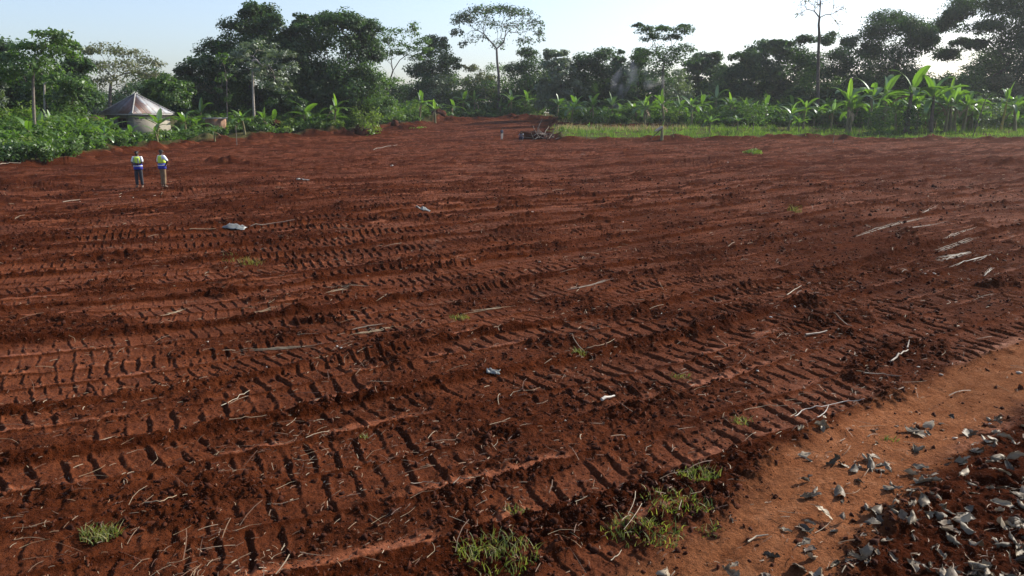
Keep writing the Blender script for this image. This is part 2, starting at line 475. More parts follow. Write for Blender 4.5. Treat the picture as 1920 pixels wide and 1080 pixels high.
def soil_material():
    m, nt, out = mat_new('red_soil')
    tc = nd(nt, 'ShaderNodeTexCoord'); P = tc.outputs['Object']

    def at_(n):
        a = nd(nt, 'ShaderNodeAttribute'); a.attribute_name = n; return a.outputs['Fac']
    comp, loose, pth, veg, leafy = (at_(n) for n in ('compact', 'loose', 'path', 'veg', 'leafy'))
    n1 = noise(nt, .35, 3, .6, P); n2 = noise(nt, 3.2, 6, .65, P); n3 = noise(nt, 26, 5, .7, P); n4 = noise(nt, 120, 3, .6, P)
    base = ramp(nt, n2, [(.28, (.040, .0096, .0034)), (.5, (.074, .0182, .0062)), (.74, (.116, .0310, .0108))])
    base = mixc(nt, .55, base, ramp(nt, n3, [(.32, (.35, .32, .32)), (.58, (1.05, 1.05, 1.05)), (.8, (1.9, 1.9, 1.8))]), 'MULTIPLY')
    base = mixc(nt, .7, base, ramp(nt, n1, [(.36, (.46, .44, .46)), (.5, (.92, .91, .9)), (.64, (1.42, 1.5, 1.5))]), 'MULTIPLY')
    ccol = ramp(nt, n2, [(.3, (.150, .0430, .0165)), (.7, (.235, .0740, .0300))])
    ccol = mixc(nt, .35, ccol, ramp(nt, n3, [(.3, .55), (.7, 1.2)]), 'MULTIPLY')
    pcol = ramp(nt, n2, [(.3, (.175, .062, .026)), (.55, (.265, .105, .047)), (.75, (.34, .155, .080))])
    pcol = mixc(nt, .7, pcol, ramp(nt, n3, [(.3, .45), (.65, 1.2)]), 'MULTIPLY'); pcol = mixc(nt, .6, pcol, ramp(nt, n1, [(.38, .7), (.62, 1.25)]), 'MULTIPLY')
    dcol = ramp(nt, n2, [(.3, (0.0282, 0.0068, 0.0025)), (.7, (0.0538, 0.0129, 0.0046))])
    dcol = mixc(nt, .6, dcol, ramp(nt, n3, [(.3, .5), (.65, 1.25)]), 'MULTIPLY')
    lf = nd(nt, 'ShaderNodeMath', operation='MULTIPLY'); nt.links.new(loose, lf.inputs[0]); lf.inputs[1].default_value = .75
    c = mixc(nt, lf.outputs[0], base, dcol)
    c = mixc(nt, comp, c, ccol)
    lf2 = nd(nt, 'ShaderNodeMath', operation='MULTIPLY'); nt.links.new(leafy, lf2.inputs[0]); lf2.inputs[1].default_value = .6
    c = mixc(nt, lf2.outputs[0], c, dcol)
    c = mixc(nt, pth, c, pcol)
    vcol = ramp(nt, n2, [(.3, (.045, .050, .020)), (.7, (.10, .085, .035))])
    c = mixc(nt, veg, c, vcol)
    p = nd(nt, 'ShaderNodeBsdfPrincipled'); nt.links.new(c, p.inputs['Base Color'])
    rr = ramp(nt, noise(nt, .8, 3, .6, P), [(.40, .92), (.66, .56)])
    rough = mixc(nt, comp, (.95, .95, .95), rr)
    rough = mixc(nt, loose, rough, (.97, .97, .97))
    nt.links.new(rough, p.inputs['Roughness'])
    sp_ = mixc(nt, comp, (.01, .01, .01), (.14, .14, .14)); nt.links.new(sp_, p.inputs['Specular IOR Level'])
    h = nd(nt, 'ShaderNodeMath', operation='MULTIPLY_ADD'); nt.links.new(n4, h.inputs[0]); h.inputs[1].default_value = .35; nt.links.new(n3, h.inputs[2])
    b = nd(nt, 'ShaderNodeBump'); b.inputs['Distance'].default_value = .07
    bs = nd(nt, 'ShaderNodeMapRange'); nt.links.new(comp, bs.inputs[0]); bs.inputs[3].default_value = 1.0; bs.inputs[4].default_value = .6
    nt.links.new(bs.outputs[0], b.inputs['Strength'])
    nt.links.new(h.outputs[0], b.inputs['Height']); nt.links.new(b.outputs[0], p.inputs['Normal'])
    nt.links.new(p.outputs[0], out.inputs[0])
    return m


M['soil'] = soil_material()

# ------------------------------------------------------------------ the ground, one sheet out to the horizon
rs = [.6, 1.2, 2.0, 2.8, 3.4]
r = 3.8
while r < 150:
    rs.append(r)
    r += min(max(.016, .36 * r * r / (788 * CAM_H)), .45)
while r < 400:
    rs.append(r); r *= 1.1
rs.append(400)
rs = np.array(rs)
an = np.concatenate([np.radians(np.linspace(-41, 41, 1500)), np.radians(np.linspace(41, 319, 71))[1:-1]])
A, R = np.meshgrid(an, rs)
X = R * np.sin(A); Y = R * np.cos(A)
Z, aC, aL, aP, aV, aD = terrain(X, Y, True)
Z = np.where(R > 300, Z * 0 + 2.0, Z)
nr, na = X.shape
V = np.stack([X, Y, Z], -1).reshape(-1, 3)
i = np.arange(nr - 1)[:, None] * na; j = np.arange(na)[None]; k = (j + 1) % na
Fq = np.stack([i + j, i + k, i + na + k, i + na + j], -1).reshape(-1, 4)
mb = MB(); mb.add(V, Fq)
mb.L.append(np.arange(na)[::-1].copy()); mb.T.append(np.array([na]))
gme = mb.mesh('ground', M['soil'], True)
for n_, a_ in (('compact', aC), ('loose', aL), ('path', aP), ('veg', aV), ('leafy', aD)):
    at_ = gme.attributes.new(n_, 'FLOAT', 'POINT'); at_.data.foreach_set('value', a_.ravel().astype(np.float32))
ground = bpy.data.objects.new('ground', gme); COL.objects.link(ground); tag(ground, kind='structure')


# ------------------------------------------------------------------ leaves and trees
def leaf_quads(C, N, size, aspect=2.0, g=rng, fold=.0):
    """One small pointed blade at each centre, facing N."""
    n = len(C)
    N = N / (np.linalg.norm(N, axis=1)[:, None] + 1e-9)
    t = g.normal(size=(n, 3)); t -= (t * N).sum(1)[:, None] * N; t /= np.linalg.norm(t, axis=1)[:, None] + 1e-9
    b = np.cross(N, t)
    s = size * g.uniform(.6, 1.4, n)[:, None]
    w = s / aspect
    V = np.stack([C - t * s * .5, C + b * w * .5 - t * s * .08, C + t * s * .5, C - b * w * .5 - t * s * .08], 1)
    return V.reshape(-1, 3), np.arange(n * 4).reshape(n, 4)


def grow(mb, p, d, tips, rad, g, depth=0, rmin=.012, spread=.5):
    """Split the tips into limbs until each tip has its own twig."""
    n = len(tips)
    c = tips.mean(0)
    L = np.linalg.norm(c - p)
    if n == 1 or depth > 9:
        for q in tips:
            m_ = (p + q) / 2 + d * np.linalg.norm(q - p) * .12 + g.normal(size=3) * .03 * np.linalg.norm(q - p)
            mb.tube([p, m_, q], [rad, max(rad * .7, rmin), rmin], 4 if depth > 2 else 6, False)
        return
    f = g.uniform(.38, .55)
    q = p + (c - p) * f
    m_ = (p + q) / 2 + d * L * f * .15 + g.normal(size=3) * .04 * L
    mb.tube([p, m_, q], [rad, rad * .88, rad * .8], 7 if depth < 2 else 5, False)
    nd_ = (q - m_) / (np.linalg.norm(q - m_) + 1e-9)
    k = min(n, 2 if g.random() < .6 else 3)
    cen = tips[g.choice(n, k, replace=False)]
    for _ in range(4):
        lab = np.argmin(((tips[:, None] - cen[None]) ** 2).sum(-1), 1)
        cen = np.array([tips[lab == q_].mean(0) if (lab == q_).any() else cen[q_] for q_ in range(k)])
    for q_ in range(k):
        s = tips[lab == q_]
        if len(s): grow(mb, q, nd_, s, max(rmin, rad * .8 * (len(s) / n) ** .42), g, depth + 1, rmin)


def make_tree(name, label, px, D, clumps, leaf='leaf_dark', bark='bark_dark', fork=None, tr=.25, ntip=11, nl=70, ls=.36,
              tipf=.42, seed=1, droop=0., base_dx=0, flat=.0, group=None, twig=.014, shell=.5, depth=.55, aspect=2.0, lean=0., cat='tree'):
    g = np.random.default_rng(seed)
    s = mpp(D)
    base = at(px, 240, D); bx = base[0]; bz = ground_z(bx, D) - .15
    root = empty(name, (bx, D, bz)); tag(root, label, cat, group)
    o = np.array([bx, D, bz])
    tips = []; trad = []; cc = []
    if name == 'broadleaf_tree' or name == 'giant_tree' or name == 'creeper_tree':
        # foliage and creepers hang down low around the trunk
        clumps = list(clumps); lo = min(c[0] - c[2] for c in clumps) + 14; hi = max(c[0] + c[2] for c in clumps) - 14
        cb = max(c[1] for c in clumps)
        for x_ in np.arange(lo, hi + 1, 26):
            clumps.append((x_ + g.uniform(-8, 8), 200 + g.uniform(-14, 8), 26, 24, .9))
            if cb < 175: clumps.append((x_ + g.uniform(-8, 8), (cb + 200) / 2 + g.uniform(-10, 10), 24, 22, .7))
    xs = [c[0] for c in clumps]; W = (max(xs) - min(xs)) * s * .5 + 1
    for (cx, cy, rx, rz, *q) in clumps:
        w = q[0] if q else 1.
        dy = g.uniform(-depth, depth) * W
        c = at(cx, cy, D + dy)
        Rx, Rz = rx * s, rz * s
        n = max(3, int(1.35 * ntip * w * (0.5 + .5 * (rx * rz) / 900)))
        u = g.normal(size=(n, 3)); u /= np.linalg.norm(u, axis=1)[:, None]
        u[:, 2] = np.where(u[:, 2] < -.5, -u[:, 2], u[:, 2])
        rr = g.uniform(shell, .95, n)[:, None]
        tips.append(c + u * rr * np.array([Rx, Rx * .9, Rz])); trad += [max(tipf, .36) * 1.15 * (Rx * .5 + Rz * .5) * g.uniform(.7, 1.3) for _ in range(n)]
        cc += [c] * n
    tips = np.concatenate(tips) - o; trad = np.array(trad); cc = np.array(cc) - o
    if len(tips) > 420: pass
    # trunk and limbs
    if fork is None:
        fz = max(1.5, (tips[:, 2].min() * .7 + tips[:, 2].mean() * .3) * .75); fx = tips[:, 0].mean() * .3
        f = np.array([fx, 0, fz])
    else:
        f = at(fork[0], fork[1], D) - o
    tb = MB()
    mid_ = f * .5 + np.array([g.normal() * .022 * f[2] + lean, g.normal() * .022 * f[2], 0])
    ts = np.linspace(0, 1, 7)[:, None]
    tp = (1 - ts) ** 2 * 0 + 2 * ts * (1 - ts) * mid_ + ts ** 2 * f
    tb.tube(tp, tr * np.array([1.5, 1.1, 1., .95, .9, .86, .82]), 9)
    tb.build('trunk', M[bark], root, smooth=True)
    bb = MB()
    grow(bb, f, (f - mid_) / np.linalg.norm(f - mid_), tips, tr * .8, g, rmin=twig)
    bb.build('limbs', M[bark], root, smooth=True)
    # foliage
    C = []; N = []
    for t, rdd, c in zip(tips, trad, cc):
        n = int((2.1 if name == 'broadleaf_tree' and nl < 60 else 1.5) * nl * g.uniform(.5, 1.5))
        if n < 1: continue
        v = g.normal(size=(n, 3)); v /= np.linalg.norm(v, axis=1)[:, None]
        rr = g.uniform(0, 1, n)[:, None] ** .45 * rdd
        q = t + v * rr * np.array([1.15, 1.15, .75 - flat])
        q[:, 2] -= droop * (np.hypot(q[:, 0] - t[0], q[:, 1] - t[1])) ** 1.5
        C.append(q)
        out_ = (q - c); out_ /= np.linalg.norm(out_, axis=1)[:, None] + 1e-9
        N.append(out_ * .5 + v * .4 + np.array([0, 0, .55]) + g.normal(size=(n, 3)) * .55)
    if C:
        C = np.concatenate(C); N = np.concatenate(N)
        lb = MB(); lb.add(*leaf_quads(C, N, ls, aspect, g)); lb.build('crown', M[leaf], root)
    return root


B = 'tree'
make_tree('layered_tree', 'tall open-crowned tree with a thin grey trunk near the left edge of the photo', 62, 66,
          [(95, 72, 36, 13), (52, 92, 40, 15), (20, 112, 36, 17), (108, 104, 42, 18), (62, 126, 48, 18), (15, 145, 30, 20), (112, 78, 16, 9), (130, 88, 18, 10)],
          'leaf_mid', 'bark_grey', (62, 150), .13, 14, 26, .30, .6, 11, flat=.3)
make_tree('broadleaf_tree', 'dense dark tree right behind the open-crowned tree at the left edge', 120, 86,
          [(125, 150, 50, 40), (150, 185, 36, 36), (40, 180, 60, 40), (90, 190, 50, 40), (-20, 160, 60, 50), (150, 125, 26, 20), (-10, 110, 40, 40)],
          'leaf_dark', 'bark_dark', None, .3, 14, 80, .38, .36, 12)
make_tree('slender_tree', 'slender young tree with a pale bare trunk left of the tin-roofed house', 84, 76,
          [(80, 140, 20, 14), (95, 150, 18, 14), (118, 192, 14, 18, .6)], 'leaf_mid', 'bark_pale', (83, 158), .10, 8, 26, .32, .4, 13)
make_tree('spreading_tree', 'wide airy olive tree with spreading limbs behind the tin-roofed house', 205, 96,
          [(165, 98, 26, 10), (200, 92, 34, 11), (240, 104, 34, 12), (278, 118, 28, 12), (225, 128, 46, 15), (268, 142, 38, 14), (182, 130, 36, 15), (298, 152, 26, 15), (205, 155, 40, 14), (150, 120, 18, 12)],
          'leaf_olive', 'bark_grey', (207, 168), .22, 20, 17, .30, .62, 14, flat=.35, twig=.02)
make_tree('broadleaf_tree', 'small yellow-green tree to the right of the house roof', 318, 92,
          [(308, 158, 30, 20), (325, 182, 32, 24), (345, 168, 18, 18), (285, 180, 22, 18)], 'leaf_mid', 'bark_dark', None, .16, 12, 55, .34, .36, 15)
make_tree('broadleaf_tree', 'tallest dense dark tree left of centre, its crown stepping down to the left', 470, 108,
          [(487, 38, 40, 30), (450, 72, 42, 32), (508, 72, 46, 38), (410, 108, 42, 32), (375, 126, 36, 18), (348, 136, 20, 9), (420, 158, 58, 40), (380, 170, 34, 32), (480, 128, 66, 46), (535, 100, 36, 40), (355, 170, 22, 24), (470, 20, 18, 12), (515, 45, 20, 16)],
          'leaf_dark', 'bark_dark', (470, 150), .5, 15, 80, .40, .32, 16)
make_tree('slender_tree', 'pale straight-trunked tree in front of the tallest dark tree', 478, 99,
          [(480, 92, 40, 18), (520, 112, 40, 18), (450, 108, 28, 16), (502, 145, 50, 18), (528, 165, 28, 12), (470, 130, 30, 14), (540, 130, 24, 12)],
          'leaf_sage', 'bark_pale', (474, 112), .15, 10, 40, .30, .36, 17, flat=.3)
make_tree('slender_tree', 'thin young tree on a straight dark stem right of the small tin shed', 426, 95,
          [(420, 118, 16, 22, .7), (424, 148, 18, 18, .7), (436, 180, 14, 14, .5), (412, 175, 10, 12, .5)], 'leaf_mid', 'bark_grey', (425, 150), .07, 8, 24, .28, .4, 18)
make_tree('broadleaf_tree', 'broad dense dark tree second to the right of the pale straight trunk, domed top', 630, 112,
          [(598, 50, 42, 24), (645, 48, 44, 24), (682, 62, 32, 30), (622, 98, 78, 42), (690, 100, 28, 40), (655, 160, 60, 45), (600, 165, 50, 40), (705, 90, 12, 14)],
          'leaf_dark', 'bark_dark', None, .5, 16, 80, .40, .32, 19)
make_tree('broadleaf_tree', 'narrow dark tree with a pointed top between the two tallest dense trees', 568, 109,
          [(568, 42, 15, 18), (566, 75, 28, 30), (556, 110, 36, 40), (580, 150, 46, 44), (545, 70, 14, 14)],
          'leaf_dark', 'bark_dark', None, .3, 14, 80, .38, .34, 20)
make_tree('creeper_tree', 'small tree smothered in light green creeper below the domed dark tree', 690, 109,
          [(640, 190, 46, 34), (700, 180, 40, 46), (680, 150, 34, 30), (715, 205, 30, 30), (600, 205, 38, 26)],
          'leaf_mid', 'bark_dark', None, .2, 14, 70, .30, .34, 21)
make_tree('forked_tree', 'airy leaning tree with forked bare limbs and feathery top left of the umbrella tree', 722, 121,
          [(745, 64, 34, 10), (775, 58, 9, 17), (722, 82, 30, 14), (765, 88, 32, 10), (792, 78, 16, 8), (708, 105, 24, 12), (740, 102, 26, 8), (778, 110, 18, 7, .6), (800, 95, 12, 6, .6), (752, 150, 18, 6, .5)],
          'leaf_mid', 'bark_dark', (722, 175), .15, 15, 22, .32, .6, 22, flat=.3, depth=.3)
make_tree('broadleaf_tree', 'round-topped dark tree standing alone just left of the umbrella tree', 818, 150,
          [(820, 82, 24, 15), (815, 112, 42, 26), (826, 148, 44, 32), (788, 138, 24, 28), (845, 120, 18, 18), (800, 180, 40, 24)],
          'leaf_dark', 'bark_dark', None, .3, 15, 75, .44, .34, 23)
make_tree('umbrella_tree', 'tall umbrella-crowned tree with thin leaves and a fan of bare grey limbs', 935, 154,
          [(870, 40, 24, 15, 2.6), (900, 24, 30, 12, 2.6), (940, 20, 30, 11, 2.4), (975, 28, 30, 12, 1.5), (1000, 48, 22, 16, 1.1), (858, 62, 14, 10), (1012, 72, 12, 16, .8), (915, 50, 30, 14), (960, 55, 34, 14), (900, 75, 26, 12, .6), (985, 80, 22, 12, .8), (935, 85, 24, 12, .5), (866, 85, 14, 8, .5)],
          'leaf_dark', 'bark_grey', (935, 140), .30, 46, 3.4, .46, .40, 24, twig=.03, depth=.5)
make_tree('broadleaf_tree', 'thin ragged small tree below the left side of the umbrella crown', 896, 156,
          [(892, 132, 26, 10), (910, 150, 30, 14), (880, 155, 22, 12), (900, 175, 34, 16), (865, 128, 14, 8, .6)], 'leaf_olive', 'bark_grey', None, .16, 10, 26, .40, .38, 25, flat=.3)
make_tree('broadleaf_tree', 'dark bushy tree touching the right side of the umbrella tree trunk', 988, 152,
          [(990, 104, 24, 11), (1000, 128, 32, 22), (984, 160, 40, 26), (965, 135, 20, 20), (1020, 155, 20, 24)], 'leaf_dark', 'bark_dark', None, .25, 16, 42, .40, .5, 26)
make_tree('broadleaf_tree', 'greyish round tree second to the right of the umbrella tree', 1050, 136,
          [(1040, 104, 26, 11), (1060, 124, 20, 18), (1050, 150, 40, 28), (1035, 130, 22, 20)], 'leaf_sage', 'bark_dark', None, .22, 14, 50, .44, .34, 27)
make_tree('broadleaf_tree', 'lumpy dark tree behind the smoke with a small knob of leaves sticking up', 1125, 140,
          [(1100, 118, 24, 14), (1132, 104, 28, 11), (1165, 97, 6, 5, .5), (1110, 142, 38, 26), (1150, 145, 34, 28), (1085, 135, 16, 18), (1160, 118, 12, 10)], 'leaf_dark', 'bark_dark', None, .3, 17, 48, .42, .5, 28)
make_tree('layered_tree', 'tall flat-topped tree with two tiers of dark foliage right of the smoke', 1240, 126,
          [(1212, 58, 20, 9), (1222, 72, 18, 9), (1272, 60, 26, 10), (1242, 54, 14, 6), (1262, 72, 18, 7), (1282, 50, 10, 5), (1196, 48, 10, 4), (1282, 95, 26, 10), (1205, 108, 20, 14), (1235, 112, 42, 24), (1270, 115, 34, 18), (1220, 140, 36, 24)],
          'leaf_dark', 'bark_grey', (1243, 130), .24, 16, 26, .36, .62, 29, flat=.25, depth=.35)
make_tree('broadleaf_tree', 'columnar dark tree just left of the flat-topped tiered tree', 1200, 138,
          [(1200, 104, 14, 11), (1198, 125, 18, 18), (1196, 155, 28, 24)], 'leaf_dark', 'bark_dark', None, .25, 16, 50, .42, .5, 30)
make_tree('broadleaf_tree', 'smooth rounded hazy tree right of the flat-topped tiered tree', 1325, 152,
          [(1325, 114, 30, 17), (1318, 145, 44, 30), (1350, 140, 22, 22), (1300, 130, 20, 18)], 'leaf_dark', 'bark_dark', None, .3, 18, 75, .55, .32, 31)
make_tree('broadleaf_tree', 'wide hazy bluish tree left of the tall bare tree', 1440, 142,
          [(1440, 92, 38, 14), (1410, 114, 40, 18), (1482, 105, 34, 20), (1430, 145, 68, 34), (1382, 148, 32, 26), (1465, 82, 20, 8), (1500, 140, 30, 30)], 'leaf_dark', 'bark_dark', None, .35, 16, 75, .54, .32, 32)
make_tree('bare_tree', 'tall nearly leafless twin-trunked tree reaching out of the top of the photo', 1534, 118,
          [(1520, 10, 26, 18, 1.6), (1548, 0, 26, 20, 1.6), (1580, 20, 18, 14), (1500, 28, 12, 12, .6), (1535, -40, 40, 20, 1.8), (1570, 50, 14, 10, .5), (1490, 32, 8, 6, .4)],
          'leaf_olive', 'bark_dark', (1536, 62), .24, 13, 2.2, .36, .4, 33, twig=.028, depth=.35)
make_tree('broadleaf_tree', 'open ragged tree behind the tall bare trunk', 1560, 128,
          [(1508, 78, 16, 12), (1556, 74, 22, 11), (1592, 82, 18, 13), (1572, 108, 28, 16), (1520, 118, 32, 24), (1602, 128, 28, 24), (1545, 150, 44, 28), (1610, 160, 30, 20)], 'leaf_dark', 'bark_dark', None, .25, 17, 44, .38, .52, 34, depth=.4)
make_tree('broadleaf_tree', 'tall dark dome-shaped tree between the bare tree and the huge right-hand tree', 1668, 132,
          [(1662, 38, 36, 14), (1640, 66, 32, 20), (1692, 58, 42, 24), (1722, 88, 28, 30), (1668, 108, 48, 30), (1720, 58, 20, 16), (1625, 95, 22, 18), (1735, 70, 20, 18), (1680, 150, 50, 30)],
          'leaf_dark', 'bark_dark', None, .35, 24, 52, .36, .52, 35)
make_tree('giant_tree', 'huge spreading dark tree at the right edge, sky showing through its crown', 1865, 136,
          [(1830, 12, 56, 13), (1775, 50, 28, 16), (1800, 28, 26, 12), (1900, 22, 46, 24), (1850, 52, 34, 10), (1835, 85, 22, 9), (1800, 82, 18, 8, .8), (1905, 90, 56, 40), (1960, 50, 60, 50), (1775, 104, 24, 12), (1865, 130, 40, 34), (1940, 140, 60, 36), (1745, 80, 16, 12), (2010, 110, 70, 60), (1890, -15, 60, 15)],
          'leaf_dark', 'bark_dark', (1872, 140), .55, 26, 82, .38, .50, 36, depth=.4)
make_tree('broadleaf_tree', 'dark tree beyond the right edge beside the huge spreading tree', 2080, 140,
          [(2080, 60, 80, 50), (2130, 120, 70, 50), (2050, 140, 60, 50)], 'leaf_dark', 'bark_dark', None, .35, 14, 50, .44, .32, 37)
make_tree('broadleaf_tree', 'dark tree beyond the left edge beside the open-crowned tree', -110, 78,
          [(-100, 90, 60, 40), (-150, 140, 70, 50), (-70, 160, 50, 40)], 'leaf_dark', 'bark_dark', None, .3, 14, 50, .42, .32, 38)


gu = np.random.default_rng(17)
for k_ in range(34):
    px = (gu.uniform(-40, 1010) if k_ < 20 else gu.uniform(1040, 1920))
    nl_ = float(np.interp(px, [-300, 0, 140, 250, 420, 680, 740, 820, 940, 1050, 1300, 1920], [60, 64, 76, 96, 101, 112, 128, 148, 152, 138, 138, 122])) + gu.uniform(0, 8)
    top = gu.uniform(138, 168) if px < 780 else gu.uniform(118, 160)
    if 180 < px < 330: nl_ += 8
    r1 = gu.uniform(20, 34)
    make_tree('understory_tree', 'small leafy tree filling the edge of the wood behind the undergrowth', px, nl_,
              [(px + gu.uniform(-8, 8), top + 12, r1, 16), (px + gu.uniform(-22, 22), top + 34, r1 + 4, 20), (px + gu.uniform(-18, 18), top + 56, r1 + 4, 20)],
              ('leaf_mid', 'leaf_dark', 'leaf_sage', 'leaf_mid', 'leaf_under', 'leaf_olive')[k_ % 6], 'bark_dark', None, .12, 13, 36, .34, .5, 800 + k_, group='small trees along the edge of the wood')


# ------------------------------------------------------------------ far wood and undergrowth: masses nobody could count
def leafy_mass(name, label, blobs, mat, nl, ls, seed, aspect=2.0, sub=7, cat='undergrowth'):
    g = np.random.default_rng(seed)
    C = []; N = []
    for (x, y, z, rx, rz) in blobs:
        n = sub
        u = g.normal(size=(n, 3)); u /= np.linalg.norm(u, axis=1)[:, None]; u[:, 2] = np.abs(u[:, 2])
        t = np.array([x, y, z]) + u * g.uniform(.35, .95, n)[:, None] * np.array([rx, rx, rz])
        for q in t:
            m = int(nl * g.uniform(.5, 1.5))
            v = g.normal(size=(m, 3)); v /= np.linalg.norm(v, axis=1)[:, None]
            p = q + v * (g.uniform(0, 1, m)[:, None] ** .5) * .42 * np.array([rx, rx, rz])
            C.append(p); N.append(v * .5 + u.mean(0) * .2 + np.array([0, 0, .6]) + g.normal(size=(m, 3)) * .5)
    C = np.concatenate(C); N = np.concatenate(N)
    mbb = MB(); mbb.add(*leaf_quads(C, N, ls, aspect, g))
    o = mbb.build(name, mat)
    return tag(o, label, cat, kind='stuff')


g0 = np.random.default_rng(99)
bl = []
for px in np.arange(-500, 2500, 13):
    D = g0.uniform(156, 190)
    top = (136 if px > 1000 else 148) + 24 * gn(px / 130, .3, 7) + g0.uniform(-14, 14)
    p = at(px, top, D)
    for q in range(3):
        bl.append((p[0] + g0.normal() * 1.5, D + g0.uniform(-6, 6), 2 + (p[2] - 4) * (q + .6) / 3, g0.uniform(2.4, 4.0), max(1.5, (p[2] - 2) * .30)))
leafy_mass('far_wood', 'dense far wood closing the view behind the trees', bl, M['leaf_dark'], 40, .62, 5, cat='wood')

def belt(seed, pxs, Dlo, Dhi, tlo, thi, rad):
    g = np.random.default_rng(seed); out = []
    for px in pxs:
        f = g.random(); D = Dlo(px) + f * (Dhi(px) - Dlo(px))
        top = tlo(px) * (1 - f) + thi(px) * f + g.uniform(-8, 8)
        p = at(px + g.uniform(-8, 8), top, D)
        if veg_mask(p[0], D) < 1.0: continue
        gz = ground_z(p[0], D)
        h = max(.6, p[2] - gz)
        rx = g.uniform(.7, 1.3) * rad
        out.append((p[0], D, gz + h * .30, rx, h * .62))
    return out


def I(xs, ys): return lambda p: float(np.interp(p, xs, ys))


# left thicket (in front of the house and the big trees)
nearL = I([-300, 0, 140, 250, 420, 680, 740, 820, 940, 1050], [48, 53, 60, 74, 91, 101, 119, 140, 146, 121])
blL = belt(51, np.linspace(-250, 1060, 900), nearL, lambda p: nearL(p) + 16, I([-300, 140, 250, 400, 680, 760, 1060], [262, 262, 258, 238, 222, 212, 208]),
           I([-300, 100, 190, 250, 330, 400, 680, 760, 940, 1060], [184, 186, 208, 244, 240, 192, 182, 178, 174, 176]), 1.4)
for k_, mt_ in enumerate(('leaf_under', 'leaf_mid', 'leaf_yellow')):
    leafy_mass('undergrowth', ('broad-leaved', 'dull green', 'fresh yellow-green')[k_] + ' undergrowth of shrubs along the left border of the clearing', [b_ for q_, b_ in enumerate(blL) if (q_ % 7 < 4, 4 <= q_ % 7 < 6, q_ % 7 == 6)[k_]], M[mt_], (34, 46, 36)[k_], (.38, .28, .32)[k_], 52 + 3 * k_)
blR = belt(53, np.linspace(1040, 2300, 620), I([1040, 1300, 1500, 2300], [121, 118, 112, 104]), I([1040, 2300], [142, 128]),
           I([1040, 1300, 1500, 1700, 2300], [215, 212, 212, 205, 200]), I([1040, 1500, 2300], [178, 174, 164]), 1.6)
for k_, mt_ in enumerate(('leaf_under', 'leaf_mid', 'leaf_yellow')):
    leafy_mass('undergrowth', ('broad-leaved', 'dull green', 'fresh yellow-green')[k_] + ' undergrowth between the banana plants behind the grass strip', [b_ for q_, b_ in enumerate(blR) if (q_ % 7 < 4, 4 <= q_ % 7 < 6, q_ % 7 == 6)[k_]], M[mt_], (32, 44, 34)[k_], (.42, .30, .36)[k_], 72 + 3 * k_)


# shrubs that stand out by themselves
def shrub(label, px, top, D, rx, leaf, seed, name='shrub', ls=.3, stem=False, nt=16, nl=60, group=None):
    p = at(px, top, D); gz = ground_z(p[0], D); h = p[2] - gz
    g = np.random.default_rng(seed)
    root = empty(name, (p[0], D, gz)); tag(root, label, 'shrub', group)
    W = rx * mpp(D)
    z0 = h * (.62 if stem else .45); rz = h * (.36 if stem else .5)
    u = g.normal(size=(nt, 3)); u /= np.linalg.norm(u, axis=1)[:, None]
    tips = np.array([0, 0, z0]) + u * g.uniform(.4, .95, nt)[:, None] * np.array([W, W, rz])
    sb = MB(); f = np.array([0, 0, z0 * (.5 if stem else .12)])
    sb.tube([np.array([0, 0, -.1]), f * .5 + g.normal(size=3) * .03, f], [.06, .05, .045], 6)
    grow(sb, f, np.array([0, 0, 1.]), tips, .04, g, rmin=.008); sb.build('stem', M['bark_grey'], root)
    C = []; N = []
    for t in tips:
        n = int(nl * g.uniform(.6, 1.4)); v = g.normal(size=(n, 3)); v /= np.linalg.norm(v, axis=1)[:, None]
        C.append(t + v * g.uniform(0, 1, n)[:, None] ** .5 * .45 * np.array([W, W, rz])); N.append(v * .5 + u.mean(0) + np.array([0, 0, .6]) + g.normal(size=(n, 3)) * .5)
    lb = MB(); lb.add(*leaf_quads(np.concatenate(C), np.concatenate(N), ls, 2.0, g)); lb.build('foliage', M[leaf], root)


for k, a in enumerate((
        ('dark bush at the left edge where the bare soil begins', 10, 262, 52.5, 44, 'leaf_dark'),
        ('bush second from the left edge at the border of the soil', 62, 258, 54.5, 42, 'leaf_mid'),
        ('rounded bush ending the left thicket beside the soil bank', 118, 258, 58.5, 32, 'leaf_mid'),
        ('low leafy bush on the soil border left of the two men', 170, 262, 65, 26, 'leaf_under'),
        ('leafy bush below the dark window of the house', 215, 246, 72, 26, 'leaf_under'))):
    shrub(*a, 200 + k, ls=.24, nl=75, nt=20)
shrub('small dark round-headed tree on a thin stem in the grass strip', 1416, 188, 98, 34, 'leaf_mid', 210, 'young_tree', .26, True, 20, 55)
shrub('leafy dark bush left of the two thick banana trunks', 1655, 190, 97, 30, 'leaf_mid', 211, ls=.28, nt=20)
shrub('low dark bush hugging the first thick banana trunk', 1702, 182, 99, 26, 'leaf_dark', 212, ls=.28)
shrub('pale feathery shrub between the thick banana trunks and the right edge', 1850, 162, 103, 36, 'leaf_sage', 213, ls=.26, nt=22, nl=40)
shrub('bright green weed bush at the tip of the grass strip', 1052, 238, 95, 12, 'leaf_yellow', 214, ls=.2, nt=8, nl=30)
shrub('green clump of weeds on the dark heap in the right half of the field', 1412, 276, 66.5, 17, 'leaf_yellow', 215, ls=.16, nt=9, nl=36)
shrub('light shrub in front of the creeper-covered tree', 690, 196, 102, 30, 'leaf_yellow', 216, ls=.3, nt=16)
shrub('pale green weeds lying on the bank right of the big soil boulder', 785, 240, 112, 24, 'leaf_yellow', 217, ls=.28, nt=9, nl=30)
shrub('grey-green shrub right of the lumpy tree behind the banana row', 1100, 196, 124, 30, 'leaf_mid', 218, ls=.34)
shrub('yellowish shrub at the field border left of the pale straight trunk', 450, 218, 96, 30, 'leaf_mid', 219, ls=.3)


